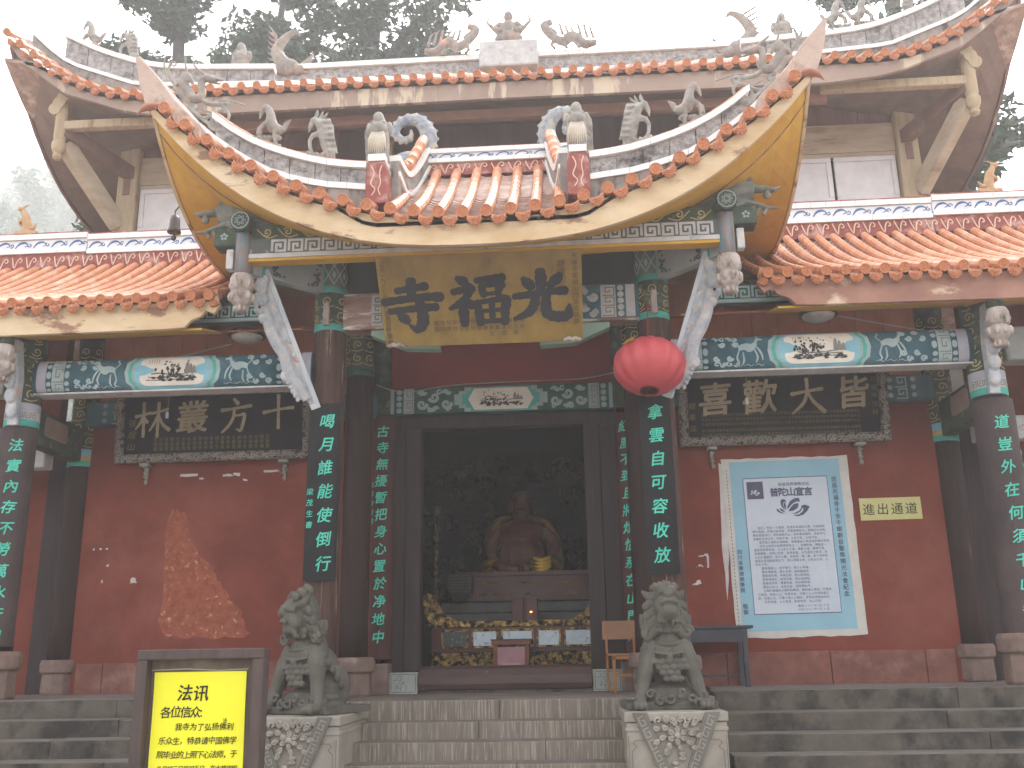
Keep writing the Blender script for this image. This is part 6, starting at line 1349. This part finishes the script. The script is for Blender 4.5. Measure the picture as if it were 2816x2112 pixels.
def rooster(s):
    k = .00106; p = zz(k, 900, 660, s); m = MB()
    m.ell(p(835, 290), (.04, .036, .036)); m.tube([p(815, 310), p(800, 350), p(788, 410)], [.028, .022, .006], 8, sq=.6)
    for x, y, b in ((862, 175, 840), (915, 185, 880), (962, 208, 905)): m.tube([p(b, 275), p((b+x)/2+6, (275+y)/2), p(x, y)], [.016, .022, .003], 8, sq=.5)
    m.tube([p(860, 290), p(905, 340), p(935, 420), p(950, 520), p(975, 620), p(1000, 670)], [.035, .055, .062, .055, .042, .025], 12)
    for i in range(6):
        for j in range(3):
            y = 330+58*i; x = 885+.0+22*j+ (y-300)*.22; m.tube([p(x+40, y-35, -.03), p(x+46, y, -.05), p(x+58+(8*j), y+30, -.03)], [.02, .024, .004], 6, sq=.5)
        m.tube([p(965+6*i, 310+60*i), p(1000+5*i, 350+60*i), p(1020+4*i, 400+60*i)], [.03, .024, .003], 7, sq=.6)
    m.tube([p(885, 420), p(825, 435), p(800, 490), p(808, 560), p(830, 610)], [.035, .024, .02, .018, .014], 8); waves(m, p, (800, 840, 880, 930, 980, 1010), 640)
    m.tube([p(780, 600), p(830, 640), p(950, 680), p(1040, 690)], .02, 8); return m
def beard_head(s):
    m = MB(); k_ = 1.25; m.tube([(0, .03, -.02), (0, .02, .1), (0, -.01, .24), (0, -.03, .36)], [.075, .085, .08, .035], 12); m.ell((0, -.05, .32), (.045, .05, .05)); m.ell((0, -.06, .23), (.075, .05, .05))
    for e in (-1, 1): m.ell((e*.045, -.075, .27), (.02, .02, .018)); m.ell((e*.08, -.0, .26), (.03, .04, .05))
    for k in range(7): x = -.055+.0183*k; m.tube([(x*.8, -.075, .17), (x*1.1, -.09, .1), (x*1.25, -.075, -.01+.03*abs(k-3)/3)], [.014, .014, .006], 6)
    for k in range(6): m.tube([(s*-.07, .0+.02*k, .3-.05*k), (s*-.11, .03+.02*k, .26-.05*k), (s*-.13, .04+.02*k, .2-.05*k)], [.02, .02, .004], 6)
    m.v = [(a*1.15, b*1.15, c*k_) for a, b, c in m.v]; return m
def tip_dragon(s):
    k = .000534; p = zz(k, 520, 850, s); m = MB()
    Q = crom([p(250, 560)+(.012,), p(380, 480)+(.03,), p(480, 640)+(.04,), p(600, 800)+(.045,), p(720, 830)+(.046,), p(790, 760)+(.04,), p(765, 600)+(.036,), p(770, 480)+(.036,), p(850, 420)+(.036,), p(940, 450)+(.04,), p(1040, 480)+(.03,)], 4)
    m.tube([q[:3] for q in Q], [q[3] for q in Q], 10); m.tube([p(960, 440), p(1090, 470), p(1180, 495)], [.03, .02, .008], 8, sq=.6); m.tube([p(960, 500), p(1060, 540), p(1140, 560)], [.022, .016, .006], 8, sq=.6)
    for a, b, c, d in ((900, 400, 960, 290), (880, 380, 900, 320), (960, 400, 1040, 380)): m.tube([p(a, b), p((a+c)/2-12, (b+d)/2), p(c, d)], [.02, .014, .003], 7)
    for P in ([(860, 390), (760, 290), (650, 200), (590, 100), (565, 20)], [(600, 520), (560, 400), (480, 260), (440, 120), (430, 0), (440, -80)], [(250, 500), (130, 330), (50, 150), (30, 0), (60, -120)], [(300, 560), (170, 360), (130, 200), (160, 60), (230, 40), (260, 90), (220, 130), (180, 100)]):
        Q = crom([p(*q) for q in P], 4); m.tube(Q, [.016-.011*i/len(Q) for i in range(len(Q))], 7)
    for k_ in range(4): m.tube([p(440+40*k_, 560+70*k_), p(520+40*k_, 540+60*k_), p(560+40*k_, 600+60*k_)], [.03, .02, .004], 6)
    m.ell(p(460, 400), (.06, .03, .07)); m.tube([p(250, 600), p(330, 640), p(400, 720), p(520, 850), p(600, 930)], [.02, .03, .03, .03, .02], 8); return m
def tip_scroll(s):
    k = .000534; p = zz(k, 950, 1300, s); m = MB()
    for P, r in (([(620, 950), (700, 940), (760, 1000), (720, 1040), (690, 1000)], .02), ([(640, 1000), (760, 1140), (900, 1230), (1050, 1190), (1180, 1110), (1330, 1070), (1370, 990), (1290, 960), (1250, 1010), (1290, 1040)], .02), ([(850, 1020), (980, 1100), (1150, 1130), (1310, 1080)], .014),
                 ([(1320, 1080), (1375, 1190), (1350, 1310), (1250, 1400), (1120, 1430), (1040, 1380), (1060, 1280), (1130, 1220)], .016), ([(1060, 1290), (1130, 1390), (1190, 1370), (1170, 1330)], .016), ([(850, 840), (960, 930), (1100, 960), (1250, 980)], .024), ([(1090, 910), (1300, 890), (1480, 940), (1670, 1010)], .009), ([(880, 1250), (1000, 1330), (1050, 1420), (1180, 1500)], .016)):
        m.tube(crom([p(*q) for q in P], 4), r, 7)
    return m
D_ = {1: 'left', -1: 'right'}
for s in (1, -1):   # s=1: left hip, the figures face outwards
    sd_ = D_[s]
    fig('roof_duck', 'grey pink long-billed bird figure with upturned tail on the '+sd_+' porch ridge', 'roof figure', (-s*1.99, 8.1, 5.17), duck(s), fig_m)
    fig('roof_rooster', 'grey three-crested feathered bird figure on the '+sd_+' porch ridge', 'roof figure', (-s*1.49, 8.1, 4.975), rooster(s), figg_m)
    hd_ = fig('beast_head', 'grey bearded beast head on the red post at the '+sd_+' end of the porch tiles', 'roof figure', (-s*.925, 8.08, 4.915), beard_head(s), figg_m)
    bm_ = MB()
    for k in range(9): x = -.06+.015*k; bm_.tube([(x*.8, -.085, .24), (x*1.15, -.115, .15), (x*1.35, -.1, .0+.05*abs(k-4)/4)], [.013, .015, .005], 6)
    bm_.build('beard', mat('pale_worn_beard', (214, 206, 192), (178, 168, 152), bump=.2), hd_, smooth=True)
    fig('roof_dragon', 'slender grey dragon with long whiskers on the '+sd_+' porch roof tip', 'roof figure', (-s*2.82, 8.1, 5.665), tip_dragon(s), fig_m, .0075)
    fig('ridge_scroll', 'grey curling scroll ornament below the '+sd_+' porch roof tip', 'roof ornament', (-s*2.62, 8.1, 5.42), tip_scroll(s), figg_m, .0075)
def goat():
    m = MB(); m.tube([(0, 0, 0), (.02, 0, .1), (-.01, 0, .22), (-.06, 0, .3)], [.05, .06, .05, .03], 10); m.ell((-.08, 0, .33), (.05, .03, .03)); m.tube([(-.06, 0, .35), (-.01, 0, .38), (.05, 0, .385)], [.014, .012, .004], 6); m.tube([(-.1, 0, .36), (-.15, 0, .385)], [.012, .004], 6)
    m.tube([(0, .02, .18), (-.07, .02, .16), (-.06, .02, .1)], [.03, .02, .014], 7); m.tube([(0, -.02, .18), (-.08, -.02, .15), (-.07, -.02, .1)], [.03, .02, .014], 7); m.tube([(.02, 0, .06), (.1, 0, .06), (.14, 0, .13)], [.04, .03, .008], 7); m.box(-.12, .16, -.04, .04, -.03, .02); return m
fig('roof_goat', 'ochre goat figure sitting up on the left wing ridge', 'roof figure', (-5.94, 10.77, 5.62), goat(), mat('ochre_roof_figure', (196, 162, 126), (168, 134, 100), bump=.3))
g2_ = goat(); g2_.v = [(-x, y, z) for x, y, z in g2_.v]
fig('roof_goat', 'pale goat figure sitting up on the right wing ridge', 'roof figure', (5.82, 10.77, 5.62), g2_, mat('ochre_roof_figure', (196, 162, 126)))
def fishdragon(s):
    m = MB(); m.ell((0, 0, .18), (.22, .12, .17)); m.ell((s*.2, 0, .12), (.12, .1, .1)); Q = crom([(-s*.05, 0, .25, .13), (-s*.18, 0, .5, .1), (-s*.05, 0, .75, .07), (s*.12, 0, .86, .045), (s*.2, 0, .78, .02)], 5)
    m.tube([q[:3] for q in Q], [q[3] for q in Q], 10)
    for k in range(7): a = .3+k*.4; m.tube([(-s*.1+.1*cos(a), 0, .3+.08*k), (-s*(.3), 0, .36+.1*k), (-s*.38, 0, .46+.1*k)], [.04, .03, .005], 6, sq=.5)
    for k in range(5): m.tube([(s*.24, 0, .1+.03*k), (s*(.36+.02*k), 0, .06+.08*k), (s*.42, 0, .1+.1*k)], [.03, .025, .005], 6)
    return m
fig('ridge_fish_dragon', 'pale fish-tailed dragon ornament at the left end of the top ridge', 'roof figure', (-3.75, 13.95, 9.78), fishdragon(1), fig_m, .014)
fig('ridge_fish_dragon', 'washed out fish-tailed dragon ornament at the right end of the top ridge', 'roof figure', (3.75, 13.95, 9.68), fishdragon(-1), fig_m, .014)
for s, x in ((1, -4.35), (-1, 4.3)):
    m = beard_head(s); m.v = [(a*1.3, b*1.3, c*1.5) for a, b, c in m.v]
    fig('beast_head', 'grey bearded beast head at the '+D_[s]+' end of the top ridge beside the fish-dragon', 'roof figure', (x, 13.5, 9.42), m, figg_m, .01)
cbk = MB(); cbk.box(-.5, .46, 13.7, 14.0, 9.62, 10.10); tag(cbk.build('ridge_block', white_p, bevel=.03), 'white plaster block under the figures at the middle of the top ridge', 'roof ornament', 'glazed figures on the roof ridges')
m = MB(); m.ell((0, 0, .12), (.24, .14, .12)); m.ell((0, 0, .3), (.14, .11, .16)); m.ell((0, -.02, .52), (.08, .08, .1)); m.tube([(0, 0, .56), (0, 0, .68)], [.05, .01], 8)
for s in (-1, 1): m.tube([(s*.12, 0, .4), (s*.24, -.04, .28), (s*.1, -.12, .2)], [.06, .05, .04], 8); m.tube([(s*.1, .08, .2), (s*.36, .08, .5), (s*.3, .08, .7)], [.05, .03, .01], 7)
fig('seated_figure', 'faint seated figure on the white block crowning the top ridge', 'roof figure', (-.02, 13.85, 10.1), m, fig_m, .014)
for s in (-1, 1):
    m = MB(); Q = crom([(-s*.0, 0, .12, .05), (s*.2, 0, .1, .08), (s*.4, 0, .26, .09), (s*.55, 0, .16, .08), (s*.75, 0, .3, .07), (s*.85, 0, .48, .07), (s*.72, 0, .55, .05)], 5); m.tube([q[:3] for q in Q], [q[3] for q in Q], 10)
    for k in range(9): m.tube([(s*(.05+.1*k), 0, .2+.02*k), (s*(.1+.1*k), 0, .4+.05*(k % 3)), (s*(.18+.1*k), 0, .48+.06*(k % 2))], [.03, .02, .004], 6)
    for k in range(3): m.tube([(s*(.3+.2*k), 0, .2), (s*(.34+.2*k), -.04, .08), (s*(.28+.2*k), -.05, .0)], [.04, .03, .03], 7)
    m.v = [(-s*1.25+x*.8 if 0 else x-s*1.42, y, z) for x, y, z in m.v]; m.v = [(-x if 0 else x, y, z) for x, y, z in m.v]
    fig('crouching_dragon', 'pale crouching dragon '+('left' if s > 0 else 'right')+' of the seated figure on the top ridge', 'roof figure', (0, 13.9, 9.98), m, fig_m, .014)
for x, z, k, lab in ((-6.2, 9.26, 1, 'grey bird figure near the far left upper roof tip'), (5.12, 8.93, -1, 'grey goose figure standing on the right upper roof ridge'), (4.75, 8.9, -1, 'faint tall bird figure on the right upper roof ridge, nearest the porch')):
    m = duck(k); m.v = [(a*1.2, b*1.2, c*1.2) for a, b, c in m.v]; fig('roof_bird', lab, 'roof figure', (x, 12.2, z+.02), m, figg_m, .01)
m = rooster(-1); m.v = [(a*1.15, b*1.15, c*1.1) for a, b, c in m.v]; fig('roof_phoenix', 'grey plumed phoenix figure by the far right upper roof tip', 'roof figure', (5.85, 12.2, 9.15), m, figg_m, .01)
m = rooster(1); m.v = [(a*1.15, b*1.15, c*1.1) for a, b, c in m.v]; fig('roof_phoenix', 'grey plumed phoenix figure on the left upper roof ridge', 'roof figure', (-5.6, 12.2, 9.04), m, figg_m, .01)

# =================================================================== TREES AND HILLS
def hz(x, y):
    d = max(0, y-24); l = min(1., max(0, -x-14)/36); return -1.05+d*(.03+.5*l)+2.0*mnoise.noise(V3(x*.04, y*.04, 0))*min(1, d/12)
hl = MB(); hl.grid(lambda u, v: V3(-125+250*u, 18+152*v, hz(-125+250*u, 18+152*v)), 50, 36); tag(hl.build('hill', hill_m, smooth=True), kind='structure')
def leafmesh(name, m, blobs, n, size, seed, flat=.6):
    """crown: n small leaf sprays scattered through lumpy clumps"""
    rnd = random.Random(seed); vs = []; fs = []; tot = sum(b[3]**2 for b in blobs)
    for bx, by, bz, br in blobs:
        for _ in range(int(n*br*br/tot)):
            while True:
                p = Vector((rnd.uniform(-1, 1), rnd.uniform(-1, 1), rnd.uniform(-1, 1)))
                if p.length < 1: break
            p = p*(.55+.45*p.length) if p.length > .2 else p*2
            q = Vector((bx, by, bz))+Vector((p.x*br, p.y*br, p.z*br*flat)); 
            if mnoise.noise(q*.9+Vector((seed, 0, 0))) < -.2: continue
            a = Vector((rnd.gauss(0, 1), rnd.gauss(0, 1), rnd.gauss(0, .6))).normalized(); b = a.cross(Vector((rnd.gauss(0, 1), rnd.gauss(0, 1), rnd.gauss(0, 1)))).normalized(); s = size*rnd.uniform(.6, 1.4)
            o = len(vs); vs += [q-a*s, q-a*s*.2+b*s*.38, q+a*s, q+a*s*.1-b*s*.38]; fs.append((o, o+1, o+2, o+3))
    me = bpy.data.meshes.new(name); me.from_pydata([tuple(v) for v in vs], [], fs); me.materials.append(m); me.update(); return me
def tree(name, label, loc, h, spread, crown0, n, size, seed, lm, lean=0., grp='trees rising behind the temple'):
    rnd = random.Random(seed); t = thing(name, label, 'tree', loc, grp, local=True); m = MB()
    def tp(z): return V3(lean*z/h*h*.1+.25*sin(z*.5+seed), .2*cos(z*.4), z)
    m.tube([tp(h*.96*k/9) for k in range(10)], [h*.022*(1-.85*k/9)+.02 for k in range(10)], 9); bl = []
    for k in range(int(12+h*.6)):
        z = h*(crown0+(1-crown0)*rnd.random()**.9); a = rnd.uniform(0, 2*pi); rel = (z/h-crown0)/(1-crown0); L = spread*(.35+.75*sin(pi*min(1, .18+.75*rel)))*rnd.uniform(.5, 1.05)
        p0 = tp(z-.3*L); p2 = tp(z)+V3(L*cos(a), L*sin(a), .12*L+rnd.uniform(-.3, .4)); p1 = (p0+p2)/2+V3(0, 0, .12*L)
        m.tube([p0, p1, p2], [h*.008+.02, h*.005+.015, .012], 6)
        for f_ in (.2, .4, .6, .8, 1.0): q = p0.lerp(p2, f_)+V3(rnd.uniform(-.3, .3), rnd.uniform(-.3, .3), rnd.uniform(-.1, .4)); bl.append((q.x, q.y, q.z, spread*rnd.uniform(.17, .3)))
    m.build('trunk', bark_m, t, smooth=True, fix=False)
    me = leafmesh('crown', lm, bl, n, size, seed); o = bpy.data.objects.new('crown', me); C.objects.link(o); o.parent = t; return t
tree('conifer_tree', 'tall dark conifer behind the upper roof, left of the top ridge', (-11.0, 26, 0), 24.5, 3.2, .3, 34000, .15, 1, leaf1)
tree('conifer_tree', 'feathery conifer just right of the tall dark one behind the left roof', (-8.6, 28, 0), 23.5, 2.8, .4, 26000, .15, 2, leaf2)
tree('broadleaf_tree', 'spreading tree whose boughs show left of the top ridge block', (-4.9, 26, 0), 23.5, 4.2, .45, 36000, .15, 3, leaf1)
tree('broadleaf_tree', 'small tree peeping over the ridge between the conifers and the centre block', (-2.2, 30, 0), 20.5, 3.0, .5, 20000, .15, 8, leaf2)
tree('conifer_tree', 'dark conifer behind the upper roof ridge on the right', (10.2, 24, 0), 22.5, 2.8, .3, 30000, .15, 4, leaf1)
tree('conifer_tree', 'thin bare-trunked tree at the far right beside the upper eave', (9.85, 21, 0), 19, 1.9, .3, 8000, .14, 5, leaf1, .3)
hill_spots = [(-40, 74, 13, 5), (-47, 84, 14, 5.5), (-52, 78, 12, 5), (-55, 92, 15, 6), (-62, 88, 14, 5.5), (-60, 102, 16, 6), (-68, 100, 15, 6), (-75, 108, 16, 6.5), (-66, 114, 17, 6.5), (-57, 110, 15, 6), (-78, 122, 17, 7), (-70, 128, 17, 7), (-84, 116, 16, 6.5), (-50, 100, 15, 6)]
first = tree('hill_tree', 'misty green tree on the left hillside', (0, 0, 0), 13, 5.5, .1, 12000, .42, 6, leaf2, 0, 'trees on the misty left hillside')
for i, (x, y, h, sp) in enumerate(hill_spots):
    o = first if i == 0 else copy_tree(first)
    o.location = (x, y, hz(x, y)-.6); o.scale = (sp/5.5, sp/5.5, h/13); o.rotation_euler = (0, 0, i*1.3); o['label'] = 'pale misty broadleaf tree on the wooded slope at far left behind the side roof'

# =================================================================== HAZE
hb = MB(); hb.box(-135, 135, -70, 178, -2.6, 110)
hm = bpy.data.materials.new('pale_haze'); hm.use_nodes = True; hn = hm.node_tree; hn.nodes.clear()
ho = hn.nodes.new('ShaderNodeOutputMaterial'); hv = hn.nodes.new('ShaderNodeVolumePrincipled'); hv.inputs['Color'].default_value = (.97, .97, .98, 1); hv.inputs['Density'].default_value = HAZE; hv.inputs['Anisotropy'].default_value = .3
hn.links.new(hv.outputs[0], ho.inputs['Volume'])
if HAZE > 0: tag(hb.build('haze', hm), kind='stuff')
# tidy up
bpy.data.objects.remove(_fo)
for o in ROOTS:
    if '_wc' in o: del o['_wc']
